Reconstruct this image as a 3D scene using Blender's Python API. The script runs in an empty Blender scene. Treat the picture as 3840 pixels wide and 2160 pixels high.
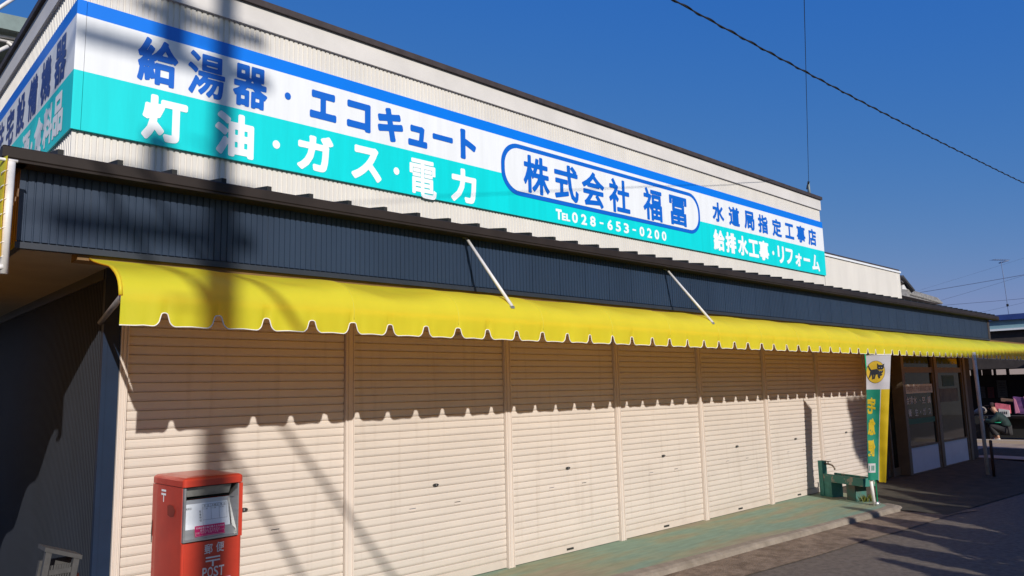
import bpy, math, random
import numpy as np
from mathutils import Matrix, Vector
random.seed(7)
rng = np.random.default_rng(7)
sc = bpy.context.scene
COL = sc.collection

# ------------------------------------------------------------------ camera
WORLD_SCALE = 1.3
cam = bpy.data.cameras.new('camera')
cam_ob = bpy.data.objects.new('camera', cam)
COL.objects.link(cam_ob)
cam.sensor_width = 36.0
cam.lens = 2820.3 / 3840 * 36.0
cam.clip_end = 2000
cam.clip_start = 0.05
RT = Vector((0.72917086, -0.6839029, -0.02422131))
UP = Vector((-0.07570638, -0.11579317, 0.99038401))
FW = Vector((0.68013116, 0.72032546, 0.13620882))
M = Matrix((( RT.x, UP.x, -FW.x, 0), (RT.y, UP.y, -FW.y, 0), (RT.z, UP.z, -FW.z, 1.5 * WORLD_SCALE), (0, 0, 0, 1)))
cam_ob.matrix_world = M
sc.camera = cam_ob

# ------------------------------------------------------------------ light
SUN_EL = math.radians(26.2)
SUN_AZ = math.radians(201.46)          # clockwise from +Y
w = bpy.data.worlds.new('World'); sc.world = w; w.use_nodes = True
nt = w.node_tree
sky = nt.nodes.new('ShaderNodeTexSky'); sky.sky_type = 'NISHITA'; sky.sun_disc = False
sky.sun_elevation = SUN_EL; sky.sun_rotation = SUN_AZ
sky.altitude = 100; sky.air_density = 1.0; sky.dust_density = 1.0; sky.ozone_density = 6.0
# the phone's rendering of a clear winter sky: an even deep blue that pales only slowly
sep = nt.nodes.new('ShaderNodeSeparateColor'); com = nt.nodes.new('ShaderNodeCombineColor')
nt.links.new(sky.outputs[0], sep.inputs[0])
chan = []
for i_, (k_, g_) in enumerate(((0.468, 1.57), (1.072, 0.65), (4.48, 0.05))):
    a_ = nt.nodes.new('ShaderNodeMath'); a_.operation = 'POWER'; a_.inputs[1].default_value = g_
    b_ = nt.nodes.new('ShaderNodeMath'); b_.operation = 'MULTIPLY'; b_.inputs[1].default_value = k_
    nt.links.new(sep.outputs[i_], a_.inputs[0]); nt.links.new(a_.outputs[0], b_.inputs[0]); chan.append(b_)
cap = nt.nodes.new('ShaderNodeMath'); cap.operation = 'MULTIPLY'; cap.inputs[1].default_value = 0.72
lim = nt.nodes.new('ShaderNodeMath'); lim.operation = 'MINIMUM'
nt.links.new(chan[1].outputs[0], cap.inputs[0]); nt.links.new(cap.outputs[0], lim.inputs[1]); nt.links.new(chan[0].outputs[0], lim.inputs[0])
nt.links.new(lim.outputs[0], com.inputs[0]); nt.links.new(chan[1].outputs[0], com.inputs[1]); nt.links.new(chan[2].outputs[0], com.inputs[2])
nt.links.new(com.outputs[0], nt.nodes['Background'].inputs[0])
nt.nodes['Background'].inputs[1].default_value = 0.10
sun = bpy.data.lights.new('sun', 'SUN'); sun_ob = bpy.data.objects.new('sun', sun); COL.objects.link(sun_ob)
sun.energy = 4.4; sun.angle = math.radians(0.53); sun.color = (1.0, 0.955, 0.89)
to_sun = Vector((math.sin(SUN_AZ) * math.cos(SUN_EL), math.cos(SUN_AZ) * math.cos(SUN_EL), math.sin(SUN_EL)))
sun_ob.rotation_euler = to_sun.to_track_quat('Z', 'Y').to_euler()
sc.view_settings.view_transform = 'Standard'
sc.view_settings.look = 'None'
sc.view_settings.exposure = 0.0
sc.view_settings.gamma = 1.0

# ------------------------------------------------------------------ materials
MATS = {}
def mat(name, color, rough=0.6, metal=0.0, var=0.0, vscale=6.0, color2=None, bump=0.0, bscale=40.0,
        coat=0.0, spec=0.5, translucent=0.0, stretch=(1, 1, 1), contrast=(0.35, 0.65), tcolor=None):
    if name in MATS: return MATS[name]
    m = bpy.data.materials.new(name); m.use_nodes = True
    n = m.node_tree; p = n.nodes['Principled BSDF']
    p.inputs['Roughness'].default_value = rough
    p.inputs['Metallic'].default_value = metal
    p.inputs['Specular IOR Level'].default_value = spec
    p.inputs['Coat Weight'].default_value = coat
    c = (*color, 1)
    p.inputs['Base Color'].default_value = c
    need = var > 0 or color2 is not None or bump > 0
    if need:
        tc = n.nodes.new('ShaderNodeNewGeometry'); mp = n.nodes.new('ShaderNodeMapping')
        mp.inputs['Scale'].default_value = stretch
        n.links.new(tc.outputs['Position'], mp.inputs['Vector'])
    src = None
    if var > 0 or color2 is not None:
        no = n.nodes.new('ShaderNodeTexNoise'); no.inputs['Scale'].default_value = vscale
        no.inputs['Detail'].default_value = 7; no.inputs['Roughness'].default_value = 0.62
        n.links.new(mp.outputs[0], no.inputs['Vector'])
        rp = n.nodes.new('ShaderNodeValToRGB')
        rp.color_ramp.elements[0].position = contrast[0]; rp.color_ramp.elements[1].position = contrast[1]
        if color2 is None:
            a = tuple(max(0, x * (1 - var)) for x in color); b = tuple(min(1, x * (1 + var)) for x in color)
        else: a, b = color, color2
        rp.color_ramp.elements[0].color = (*a, 1); rp.color_ramp.elements[1].color = (*b, 1)
        n.links.new(no.outputs['Fac'], rp.inputs['Fac'])
        n.links.new(rp.outputs['Color'], p.inputs['Base Color'])
        src = rp.outputs['Color']
    if bump > 0:
        nb = n.nodes.new('ShaderNodeTexNoise'); nb.inputs['Scale'].default_value = bscale
        nb.inputs['Detail'].default_value = 5
        n.links.new(mp.outputs[0], nb.inputs['Vector'])
        bp = n.nodes.new('ShaderNodeBump'); bp.inputs['Strength'].default_value = bump; bp.inputs['Distance'].default_value = 0.02
        n.links.new(nb.outputs['Fac'], bp.inputs['Height']); n.links.new(bp.outputs[0], p.inputs['Normal'])
    if translucent > 0:
        tr = n.nodes.new('ShaderNodeBsdfTranslucent'); mx = n.nodes.new('ShaderNodeMixShader')
        tr.inputs['Color'].default_value = c if tcolor is None else (*tcolor, 1)
        if src is not None and tcolor is None: n.links.new(src, tr.inputs['Color'])
        mx.inputs[0].default_value = translucent
        n.links.new(p.outputs[0], mx.inputs[1]); n.links.new(tr.outputs[0], mx.inputs[2])
        n.links.new(mx.outputs[0], n.nodes['Material Output'].inputs['Surface'])
    MATS[name] = m
    return m

CREAM = mat('cream siding', (0.66, 0.62, 0.565), 0.5, var=0.05, vscale=2.5, stretch=(1, 1, 0.25), bump=0.03)
CREAMFLAT = mat('cream flat metal', (0.64, 0.60, 0.56), 0.5, var=0.06, vscale=1.6, bump=0.05, bscale=6)
BROWN = mat('dark brown trim', (0.056, 0.044, 0.043), 0.55, spec=0.2, var=0.2, vscale=5, bump=0.05)
GUTTER = mat('brown gutter plastic', (0.028, 0.021, 0.018), 0.55, spec=0.18, var=0.15, vscale=3)
ROOFM = mat('dark roof metal', (0.026, 0.026, 0.025), 0.55, spec=0.2, var=0.2, vscale=3)
NAVY = mat('navy ribbed steel', (0.021, 0.036, 0.066), 0.42, var=0.10, vscale=1.5, stretch=(1, 1, 0.3))
NAVYTRIM = mat('navy trim', (0.022, 0.027, 0.038), 0.5, var=0.1, vscale=4)
NAVYBLUE = mat('blue corner trim', (0.006, 0.017, 0.043), 0.5, spec=0.3, var=0.1, vscale=4)
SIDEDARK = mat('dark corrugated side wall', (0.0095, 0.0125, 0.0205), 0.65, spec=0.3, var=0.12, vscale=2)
SIDEBROWN = mat('brown side fascia', (0.16, 0.085, 0.035), 0.6, var=0.3, vscale=5, stretch=(1, 1, 0.2))  # brown with streaks running up and down
SOFFIT = mat('soffit board', (0.30, 0.255, 0.20), 0.7, var=0.08, vscale=3)
SHUT = mat('shutter enamel', (0.65, 0.572, 0.50), 0.42, var=0.035, vscale=2.2, stretch=(0.6, 1, 2), bump=0.015, bscale=9)
def weather_shutter(m):
    n = m.node_tree; p = n.nodes['Principled BSDF']; l = p.inputs['Base Color'].links[0]; src = l.from_socket
    g = n.nodes.new('ShaderNodeNewGeometry'); mp = n.nodes.new('ShaderNodeMapping'); mp.inputs['Scale'].default_value = (7, 1, 0.35)
    n.links.new(g.outputs['Position'], mp.inputs['Vector'])
    a = n.nodes.new('ShaderNodeTexNoise'); a.inputs['Scale'].default_value = 2.0; a.inputs['Detail'].default_value = 6
    n.links.new(mp.outputs[0], a.inputs['Vector'])
    r = n.nodes.new('ShaderNodeMapRange'); r.inputs[1].default_value = 0.56; r.inputs[2].default_value = 0.78; r.inputs[3].default_value = 0; r.inputs[4].default_value = 0.30
    n.links.new(a.outputs['Fac'], r.inputs[0])
    sp_ = n.nodes.new('ShaderNodeSeparateXYZ'); n.links.new(g.outputs['Position'], sp_.inputs[0])      # mud splash along the sill
    z = n.nodes.new('ShaderNodeMapRange'); z.inputs[1].default_value = 0.30; z.inputs[2].default_value = 0.0; z.inputs[3].default_value = 0.0; z.inputs[4].default_value = 0.55
    n.links.new(sp_.outputs[2], z.inputs[0])
    b = n.nodes.new('ShaderNodeTexNoise'); b.inputs['Scale'].default_value = 6; b.inputs['Detail'].default_value = 8; n.links.new(g.outputs['Position'], b.inputs['Vector'])
    mu = n.nodes.new('ShaderNodeMath'); mu.operation = 'MULTIPLY'; n.links.new(z.outputs[0], mu.inputs[0]); n.links.new(b.outputs['Fac'], mu.inputs[1])
    mx_ = n.nodes.new('ShaderNodeMath'); mx_.operation = 'MAXIMUM'; n.links.new(mu.outputs[0], mx_.inputs[0]); n.links.new(r.outputs[0], mx_.inputs[1])
    mx = n.nodes.new('ShaderNodeMix'); mx.data_type = 'RGBA'; mx.inputs[7].default_value = (0.40, 0.32, 0.25, 1)
    n.links.new(mx_.outputs[0], mx.inputs[0]); n.links.new(src, mx.inputs[6])
    oi = n.nodes.new('ShaderNodeObjectInfo'); rg = n.nodes.new('ShaderNodeMapRange'); rg.inputs[3].default_value = 0.93; rg.inputs[4].default_value = 1.03; n.links.new(oi.outputs['Random'], rg.inputs[0])
    ml = n.nodes.new('ShaderNodeMix'); ml.data_type = 'RGBA'; ml.blend_type = 'MULTIPLY'; ml.inputs[0].default_value = 1.0
    n.links.new(mx.outputs[2], ml.inputs[6]); n.links.new(rg.outputs[0], ml.inputs[7]); n.links.new(ml.outputs[2], p.inputs['Base Color'])
weather_shutter(SHUT)
POSTM = mat('shutter post enamel', (0.64, 0.555, 0.485), 0.42, var=0.03, vscale=3)
SIGNW = mat('sign white film', (0.77, 0.78, 0.79), 0.38, var=0.035, vscale=1.5, stretch=(5, 5, 0.4))
SIGNB = mat('sign blue film', (0.0, 0.17, 0.72), 0.35, var=0.03, vscale=1.2)
SIGNT = mat('sign turquoise film', (0.0, 0.63, 0.635), 0.4, var=0.05, vscale=1.5, stretch=(5, 5, 0.4))
INKB = mat('sign blue lettering', (0.0, 0.115, 0.54), 0.45)
INKD = mat('sign navy lettering', (0.02, 0.05, 0.22), 0.4)
INKW = mat('sign white lettering', (0.86, 0.87, 0.87), 0.4)
YEL = mat('yellow awning vinyl', (0.93, 0.95, 0.045), 0.48, var=0.07, vscale=2.2, contrast=(0.2, 0.8), stretch=(1.6, 1, 0.5), translucent=0.50, bump=0.05, bscale=9, tcolor=(1.0, 0.37, 0.0))
TRIMW = mat('white piping', (0.78, 0.72, 0.66), 0.5)
PIPEW = mat('white painted pipe', (0.70, 0.66, 0.62), 0.4, var=0.08, vscale=14)
PIPEG = mat('grey painted pipe', (0.52, 0.49, 0.46), 0.45, var=0.12, vscale=10)
RED = mat('post box red paint', (0.52, 0.048, 0.024), 0.32, var=0.08, vscale=5, coat=0.3)
REDD = mat('post box seam', (0.05, 0.01, 0.01), 0.6)
STEEL = mat('brushed steel', (0.52, 0.51, 0.49), 0.38, metal=0.75, var=0.08, vscale=8, stretch=(1, 1, 6))
STEELD = mat('dark steel', (0.07, 0.07, 0.068), 0.35, metal=0.6, var=0.15, vscale=8)
PAPER = mat('white label paper', (0.72, 0.75, 0.78), 0.45, var=0.04, vscale=9)
PINK = mat('magenta sticker', (0.60, 0.012, 0.13), 0.45)
INKK = mat('black print', (0.015, 0.015, 0.018), 0.5)
INKG = mat('grey print', (0.16, 0.16, 0.18), 0.5)
DARK = mat('dark interior', (0.012, 0.012, 0.011), 0.8)
GLASS = mat('dark window glass', (0.010, 0.014, 0.012), 0.05, spec=0.22, var=0.5, vscale=1.3)
ALU = mat('bronze aluminium frame', (0.15, 0.115, 0.078), 0.5, metal=0.1, var=0.1, vscale=5)
DOORW = mat('white door panel', (0.55, 0.58, 0.66), 0.4, var=0.04, vscale=3)
WOODDK = mat('dark brown post', (0.05, 0.022, 0.015), 0.6)
CONC = mat('concrete', (0.19, 0.155, 0.115), 0.9, color2=(0.29, 0.24, 0.185), vscale=5, bump=0.3, bscale=60)
ASPH = mat('asphalt', (0.106, 0.083, 0.062), 0.9, color2=(0.172, 0.136, 0.104), vscale=14, bump=0.6, bscale=130)
DIRT = mat('dirt gutter strip', (0.13, 0.088, 0.055), 0.95, color2=(0.26, 0.19, 0.13), vscale=7, bump=0.7, bscale=60)
FORE = mat('forecourt asphalt', (0.034, 0.029, 0.018), 0.95, color2=(0.066, 0.055, 0.036), vscale=4, bump=0.5, bscale=90)
YARD = mat('pale yard concrete', (0.26, 0.19, 0.14), 0.9, color2=(0.38, 0.29, 0.22), vscale=3, bump=0.2)
TAPG = mat('green painted concrete', (0.035, 0.18, 0.145), 0.6, color2=(0.06, 0.25, 0.21), vscale=8, bump=0.15, bscale=50)
BRASS = mat('worn brass', (0.16, 0.12, 0.08), 0.4, metal=0.8)
FLAGG = mat('flag green cloth', (0.0, 0.21, 0.13), 0.7, translucent=0.25)
FLAGY = mat('flag yellow cloth', (0.58, 0.40, 0.0), 0.7, translucent=0.25)
FLAGW = mat('flag white cloth', (0.58, 0.55, 0.57), 0.7, translucent=0.25)
FLAGO = mat('flag disc yellow', (0.52, 0.33, 0.01), 0.7)
GREENP = mat('green pole', (0.0, 0.32, 0.14), 0.4)
BLACKW = mat('black cable rubber', (0.012, 0.012, 0.014), 0.6)
WIREG = mat('grey distant wire', (0.13, 0.17, 0.27), 0.6)
CRATE = mat('grey plastic', (0.055, 0.052, 0.050), 0.7, var=0.2, vscale=18)
BARK_ = mat('weathered pole wood', (0.10, 0.08, 0.06), 0.9, var=0.2)
POLEC = mat('concrete utility pole', (0.33, 0.31, 0.29), 0.8, var=0.1, vscale=5)
KAWARA = mat('grey roof tile', (0.13, 0.125, 0.12), 0.55, color2=(0.30, 0.28, 0.26), vscale=9, bump=0.4, bscale=30)
KAWDK = mat('dark ridge tile', (0.03, 0.03, 0.035), 0.5, var=0.3, vscale=12)
PLASTER = mat('white plaster', (0.62, 0.60, 0.58), 0.8, var=0.08, vscale=6)
TIMBER = mat('dark timber', (0.045, 0.035, 0.03), 0.8, var=0.2, vscale=6)
BLUEROOF = mat('blue metal roof', (0.025, 0.05, 0.19), 0.45, var=0.15, vscale=4)
PALEBLUE = mat('pale blue fascia', (0.22, 0.36, 0.40), 0.5, var=0.05, vscale=4)
GREYGREEN = mat('grey green roof metal', (0.16, 0.21, 0.20), 0.5, var=0.12, vscale=4)

# worn green paint over concrete for the shop platform
def worn_green():
    m = bpy.data.materials.new('worn green paint on concrete'); m.use_nodes = True
    n = m.node_tree; p = n.nodes['Principled BSDF']; p.inputs['Roughness'].default_value = 0.8
    g = n.nodes.new('ShaderNodeNewGeometry'); mp = n.nodes.new('ShaderNodeMapping')
    mp.inputs['Scale'].default_value = (0.38, 1.7, 1)
    n.links.new(g.outputs['Position'], mp.inputs['Vector'])
    a = n.nodes.new('ShaderNodeTexNoise'); a.inputs['Scale'].default_value = 1.5; a.inputs['Detail'].default_value = 5; a.inputs['Roughness'].default_value = 0.5
    b = n.nodes.new('ShaderNodeTexNoise'); b.inputs['Scale'].default_value = 9; b.inputs['Detail'].default_value = 6
    n.links.new(mp.outputs[0], a.inputs['Vector']); n.links.new(mp.outputs[0], b.inputs['Vector'])
    r = n.nodes.new('ShaderNodeValToRGB'); e = r.color_ramp.elements
    e[0].position = 0.34; e[0].color = (0.27, 0.235, 0.16, 1); e[1].position = 0.56; e[1].color = (0.18, 0.265, 0.195, 1)
    x = e.new(0.45); x.color = (0.235, 0.255, 0.16, 1)
    n.links.new(a.outputs['Fac'], r.inputs['Fac'])
    r2 = n.nodes.new('ShaderNodeValToRGB'); r2.color_ramp.elements[0].color = (0.90, 0.89, 0.87, 1); r2.color_ramp.elements[0].position = 0.3
    r2.color_ramp.elements[1].color = (1.1, 1.1, 1.1, 1); r2.color_ramp.elements[1].position = 0.65
    n.links.new(b.outputs['Fac'], r2.inputs['Fac'])
    mx = n.nodes.new('ShaderNodeMix'); mx.data_type = 'RGBA'; mx.blend_type = 'MULTIPLY'; mx.inputs[0].default_value = 1
    n.links.new(r.outputs[0], mx.inputs[6]); n.links.new(r2.outputs[0], mx.inputs[7])
    n.links.new(mx.outputs[2], p.inputs['Base Color'])
    bp = n.nodes.new('ShaderNodeBump'); bp.inputs['Strength'].default_value = 0.3; bp.inputs['Distance'].default_value = 0.02
    n.links.new(b.outputs['Fac'], bp.inputs['Height']); n.links.new(bp.outputs[0], p.inputs['Normal'])
    return m
WORN = worn_green()

# ------------------------------------------------------------------ helpers
class MB:
    """collects shapes; build() links them as one mesh object"""
    def __init__(s): s.v = []; s.f = []; s.sm = []
    def add(s, vs, fs, smooth=False):
        o = len(s.v); s.v += [tuple(map(float, p)) for p in vs]
        for f in fs: s.f.append(tuple(i + o for i in f)); s.sm.append(smooth)
        return s
    def box(s, x0, x1, y0, y1, z0, z1):
        return s.add([(x0,y0,z0),(x1,y0,z0),(x1,y1,z0),(x0,y1,z0),(x0,y0,z1),(x1,y0,z1),(x1,y1,z1),(x0,y1,z1)],
                     [(0,3,2,1),(4,5,6,7),(0,1,5,4),(1,2,6,5),(2,3,7,6),(3,0,4,7)])
    def bevbox(s, x0, x1, y0, y1, z0, z1, b):
        """box whose vertical footprint corners and top/bottom rims are chamfered"""
        def ring(i, z): return [(x0+b+i,y0+i,z),(x1-b-i,y0+i,z),(x1-i,y0+b+i,z),(x1-i,y1-b-i,z),(x1-b-i,y1-i,z),(x0+b+i,y1-i,z),(x0+i,y1-b-i,z),(x0+i,y0+b+i,z)]
        c = b * 0.6
        rs = [ring(c, z0), ring(0, z0 + c), ring(0, z1 - c), ring(c, z1)]
        vs = [p for r in rs for p in r]; fs = [tuple(range(7, -1, -1)), tuple(range(24, 32))]
        for k in range(3):
            for i in range(8):
                j = (i + 1) % 8; fs.append((k*8+i, k*8+j, k*8+8+j, k*8+8+i))
        return s.add(vs, fs)
    def prism(s, poly, depth, P=None):
        """poly: list of 2D points (a,b); extruded over depth=(c0,c1); P maps (a,b,c)->xyz"""
        P = P or (lambda a, b, c: (a, c, b)); n = len(poly)
        vs = [P(a, b, depth[0]) for a, b in poly] + [P(a, b, depth[1]) for a, b in poly]
        fs = [tuple(range(n - 1, -1, -1)), tuple(range(n, 2 * n))] + [(i, (i + 1) % n, n + (i + 1) % n, n + i) for i in range(n)]
        return s.add(vs, fs)
    def strip(s, prof, c0, c1, P, smooth=False):
        """open profile (a,b) swept from c0 to c1"""
        n = len(prof)
        vs = [P(a, b, c0) for a, b in prof] + [P(a, b, c1) for a, b in prof]
        return s.add(vs, [(i, i + 1, n + i + 1, n + i) for i in range(n - 1)], smooth)
    def tube(s, pts, r, n=8, smooth=True, cap=True):
        pts = [Vector(p) for p in pts]; rs = r if isinstance(r, (list, tuple)) else [r] * len(pts)
        vs = []; prev = None
        for i, p in enumerate(pts):
            d = (pts[min(i + 1, len(pts) - 1)] - pts[max(i - 1, 0)]).normalized()
            if prev is None:
                a = d.cross(Vector((0, 0, 1)));  a = a if a.length > 0.05 else d.cross(Vector((1, 0, 0)))
            else: a = prev - d * prev.dot(d)
            a.normalize(); prev = a; b = d.cross(a)
            vs += [p + (a * math.cos(2 * math.pi * k / n) + b * math.sin(2 * math.pi * k / n)) * rs[i] for k in range(n)]
        fs = [(i*n+k, i*n+(k+1)%n, (i+1)*n+(k+1)%n, (i+1)*n+k) for i in range(len(pts) - 1) for k in range(n)]
        if cap: fs += [tuple(range(n - 1, -1, -1)), tuple(range((len(pts)-1)*n, len(pts)*n))]
        return s.add(vs, fs, smooth)
    def disc(s, P, cu, cv, ru, rv, n=28):
        return s.add([P(cu + ru * math.cos(2*math.pi*k/n), cv + rv * math.sin(2*math.pi*k/n)) for k in range(n)], [tuple(range(n))])
    def rings(s, P, cu, cv, ru, rv, n=36, m=9):
        vs = [P(cu, cv)] + [P(cu + ru*k/m*math.cos(2*math.pi*i/n), cv + rv*k/m*math.sin(2*math.pi*i/n)) for k in range(1, m+1) for i in range(n)]
        return s.add(vs, [(0, 1+i, 1+(i+1) % n) for i in range(n)] + [(1+(k-1)*n+i, 1+k*n+i, 1+k*n+(i+1) % n, 1+(k-1)*n+(i+1) % n) for k in range(1, m) for i in range(n)], True)
    def poly(s, pts): return s.add(pts, [tuple(range(len(pts)))])
    def build(s, name, m, parent=None, origin=None):
        me = bpy.data.meshes.new(name); v = np.array(s.v)
        if parent is None:
            c = np.array(origin) if origin is not None else np.array([(v[:,0].min()+v[:,0].max())/2, (v[:,1].min()+v[:,1].max())/2, v[:,2].min()])
        else: c = np.zeros(3)
        me.from_pydata((v - c).tolist(), [], s.f)
        me.polygons.foreach_set('use_smooth', s.sm)
        me.materials.append(m); me.update()
        o = bpy.data.objects.new(name, me); COL.objects.link(o)
        if parent is None: o.location = c
        else:
            o.parent = parent
            q = parent; off = Vector((0, 0, 0))
            while q is not None: off += Vector(q.location); q = q.parent
            o.location = -off
        return o

def tag(o, label=None, cat=None, group=None, kind=None):
    if label: o['label'] = label
    if cat: o['category'] = cat
    if group: o['group'] = group
    if kind: o['kind'] = kind
    return o
def thing(name, loc, label, cat, group=None):
    o = bpy.data.objects.new(name, None); COL.objects.link(o); o.location = loc; o.empty_display_size = 0.2
    return tag(o, label, cat, group)

PX = lambda a, b, c: (c, a, b)       # profile (y,z) swept along x
PZf = lambda a, b, c: (a, b, c)      # profile (x,y) swept along z

# ---- lettering: the font's own outlines, thickened on a distance field
GL = {}
def font_mesh(ch):
    cu = bpy.data.curves.new('glyph', 'FONT'); cu.body = ch; cu.size = 1; cu.resolution_u = 3
    o = bpy.data.objects.new('glyph', cu); COL.objects.link(o)
    me = bpy.data.meshes.new_from_object(o.evaluated_get(bpy.context.evaluated_depsgraph_get()))
    v = np.array([x.co[:2] for x in me.vertices]).reshape(-1, 2); f = [tuple(p.vertices) for p in me.polygons]
    bpy.data.objects.remove(o); bpy.data.curves.remove(cu); bpy.data.meshes.remove(me)
    return v, f
def glyph(ch, d=0.0, N=76):
    k = (ch, d, N)
    if k in GL: return GL[k]
    v, f = font_mesh(ch)
    if d == 0 or len(v) == 0: GL[k] = (v, f); return GL[k]
    cnt = {}
    for p in f:
        for i in range(len(p)):
            e = (p[i], p[(i + 1) % len(p)]); cnt[tuple(sorted(e))] = cnt.get(tuple(sorted(e)), 0) + 1
    # merge doubled vertices by position so inner edges cancel
    key = {}; idx = [key.setdefault((round(a, 4), round(b, 4)), len(key)) for a, b in v]
    cnt = {}
    for p in f:
        q = [idx[i] for i in p]
        for i in range(len(q)):
            a, b = q[i], q[(i + 1) % len(q)]
            if a != b: cnt[(min(a, b), max(a, b))] = cnt.get((min(a, b), max(a, b)), 0) + 1
    pos = np.zeros((len(key), 2))
    for (a, b), i in key.items(): pos[i] = (a, b)
    E = np.array([e for e, c in cnt.items() if c % 2 == 1]); A, B = pos[E[:, 0]], pos[E[:, 1]]
    x0, x1 = v[:, 0].min() - d - 0.03, v[:, 0].max() + d + 0.03; y0, y1 = v[:, 1].min() - d - 0.03, v[:, 1].max() + d + 0.03
    gx = np.arange(x0, x1, 1 / N); gy = np.arange(y0, y1, 1 / N); X, Y = np.meshgrid(gx, gy)
    best = np.full(X.shape, 9.0); ins = np.zeros(X.shape, bool)
    for a, b in zip(A, B):
        ab = b - a; L = max(ab @ ab, 1e-12)
        t = np.clip(((X - a[0]) * ab[0] + (Y - a[1]) * ab[1]) / L, 0, 1)
        best = np.minimum(best, np.hypot(X - a[0] - t * ab[0], Y - a[1] - t * ab[1]))
        c = (a[1] > Y) != (b[1] > Y)
        if abs(ab[1]) > 1e-9: ins ^= c & (X < a[0] + (Y - a[1]) / ab[1] * ab[0])
    F = d - np.where(ins, -best, best)
    vs = []; fs = []
    def vert(p): vs.append(p); return len(vs) - 1
    ny, nx = F.shape
    for j in range(ny - 1):
        i = 0
        while i < nx - 1:
            c = [F[j, i], F[j, i+1], F[j+1, i+1], F[j+1, i]]
            if min(c) > 0:
                i2 = i
                while i2 < nx - 1 and F[j, i2] > 0 and F[j, i2+1] > 0 and F[j+1, i2+1] > 0 and F[j+1, i2] > 0: i2 += 1
                fs.append((vert((gx[i], gy[j])), vert((gx[i2], gy[j])), vert((gx[i2], gy[j+1])), vert((gx[i], gy[j+1])))); i = i2; continue
            if max(c) > 0:
                P = [(gx[i], gy[j]), (gx[i+1], gy[j]), (gx[i+1], gy[j+1]), (gx[i], gy[j+1])]; out = []
                for q in range(4):
                    r = (q + 1) % 4
                    if c[q] > 0: out.append(P[q])
                    if (c[q] > 0) != (c[r] > 0):
                        t = c[q] / (c[q] - c[r]); out.append((P[q][0] + t * (P[r][0] - P[q][0]), P[q][1] + t * (P[r][1] - P[q][1])))
                if len(out) >= 3: fs.append(tuple(vert(p) for p in out))
            i += 1
    GL[k] = (np.array(vs), fs); return GL[k]
def put(mb, ch, cu, cv, sx, sy, P, d=0.0, N=76, center=None, fit=None):
    """one character centred on (cu,cv); em box sx by sy (or its own outline fitted to fit=(w,h))"""
    v, f = glyph(ch, d, N)
    if len(v) == 0: return
    if fit:
        lo, hi = v.min(0), v.max(0); c = (lo + hi) / 2; sx = fit[0] / (hi[0] - lo[0]); sy = fit[1] / (hi[1] - lo[1])
    elif center == 'own': c = (v.min(0) + v.max(0)) / 2
    else: c = np.array([0.5, 0.38])
    mb.add([P(cu + (a - c[0]) * sx, cv + (b - c[1]) * sy) for a, b in v], f)
def line(mb, txt, u0, u1, v, h, P, d=0.0):
    """text spread between u0 and u1 at height v, small print"""
    n = len(txt); p = (u1 - u0) / n
    for i, ch in enumerate(txt):
        if ch != ' ': put(mb, ch, u0 + (i + 0.5) * p, v, min(p, h * 1.0) if p < h else h, h, P, d)

# ------------------------------------------------------------------ ground
D = 4.945       # shutter plane
YS = 6.05       # upper wall plane
XL = 1.31       # left wall plane
g = MB(); g.poly([(-300, -300, -0.12), (400, -300, -0.12), (400, 400, -0.12), (-300, 400, -0.12)])
tag(g.build('ground', FORE), kind='structure')
r = MB()
L3 = [(-40, 6.5), (0, 3.95), (3.2, 3.70), (4.81, 3.538), (5.93, 3.44), (7.0, 3.335), (7.85, 3.275), (8.62, 3.215), (10.07, 3.123), (12.45, 2.978), (20, 2.45), (60, -0.5)]
r.poly([(-40, -60, -0.064)] + [(60, -60, -0.064)] + [(x, y + 0.45, -0.064) for x, y in reversed(L3)])
tag(r.build('road', ASPH), kind='structure')
# gutter strip between pavement lip and road
s_ = MB()
for (xa, ya), (xb, yb) in zip(L3[1:9], L3[2:10]):
    xb = min(xb, 10.5)
    if xa < 10.4: s_.add([(xa, ya + 0.012 * math.sin(xa * 5), -0.056), (xb, yb + 0.012 * math.sin(xb * 5), -0.056), (xb, yb + 1.1, -0.056), (xa, ya + 1.1, -0.056)], [(0, 1, 2, 3)])
tag(s_.build('gutter_strip', DIRT), kind='structure')
# platform with a sloping concrete lip
edge = [(0.2, 4.55), (3.2, 4.26), (4.63, 4.14), (5.62, 4.06), (6.95, 3.985), (7.85, 3.90), (8.6, 3.86), (9.2, 3.82), (9.65, 3.80), (9.86, 3.83), (9.98, 3.92)]
pv = MB(); top = [(x, y, 0.0) for x, y in edge] + [(10.08, 4.05, 0), (10.5, 4.35, 0), (11.0, 5.6, 0), (0.2, 5.6, 0)]
pv.poly(top)
tag(pv.build('pavement', WORN), kind='structure')
lp = MB()
edge2 = [(0.2, 4.36), (3.2, 4.07), (4.63, 3.97), (5.6, 3.93), (6.8, 3.88), (7.75, 3.82), (8.6, 3.775), (9.3, 3.715), (9.85, 3.665), (10.10, 3.72), (10.16, 3.90)]
def mixp(a, b, t): return (a[0] + (b[0] - a[0]) * t, a[1] + (b[1] - a[1]) * t)
for i in range(len(edge) - 1):
    for (t0, z0), (t1, z1) in (((0, 0.0), (0.62, -0.006)), ((0.62, -0.006), (0.85, -0.022)), ((0.85, -0.022), (1.0, -0.060))):
        lp.add([(*mixp(edge[i], edge2[i], t0), z0), (*mixp(edge[i+1], edge2[i+1], t0), z0), (*mixp(edge[i+1], edge2[i+1], t1), z1), (*mixp(edge[i], edge2[i], t1), z1)], [(0, 3, 2, 1)], True)
tag(lp.build('kerb', CONC), kind='structure')
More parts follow.
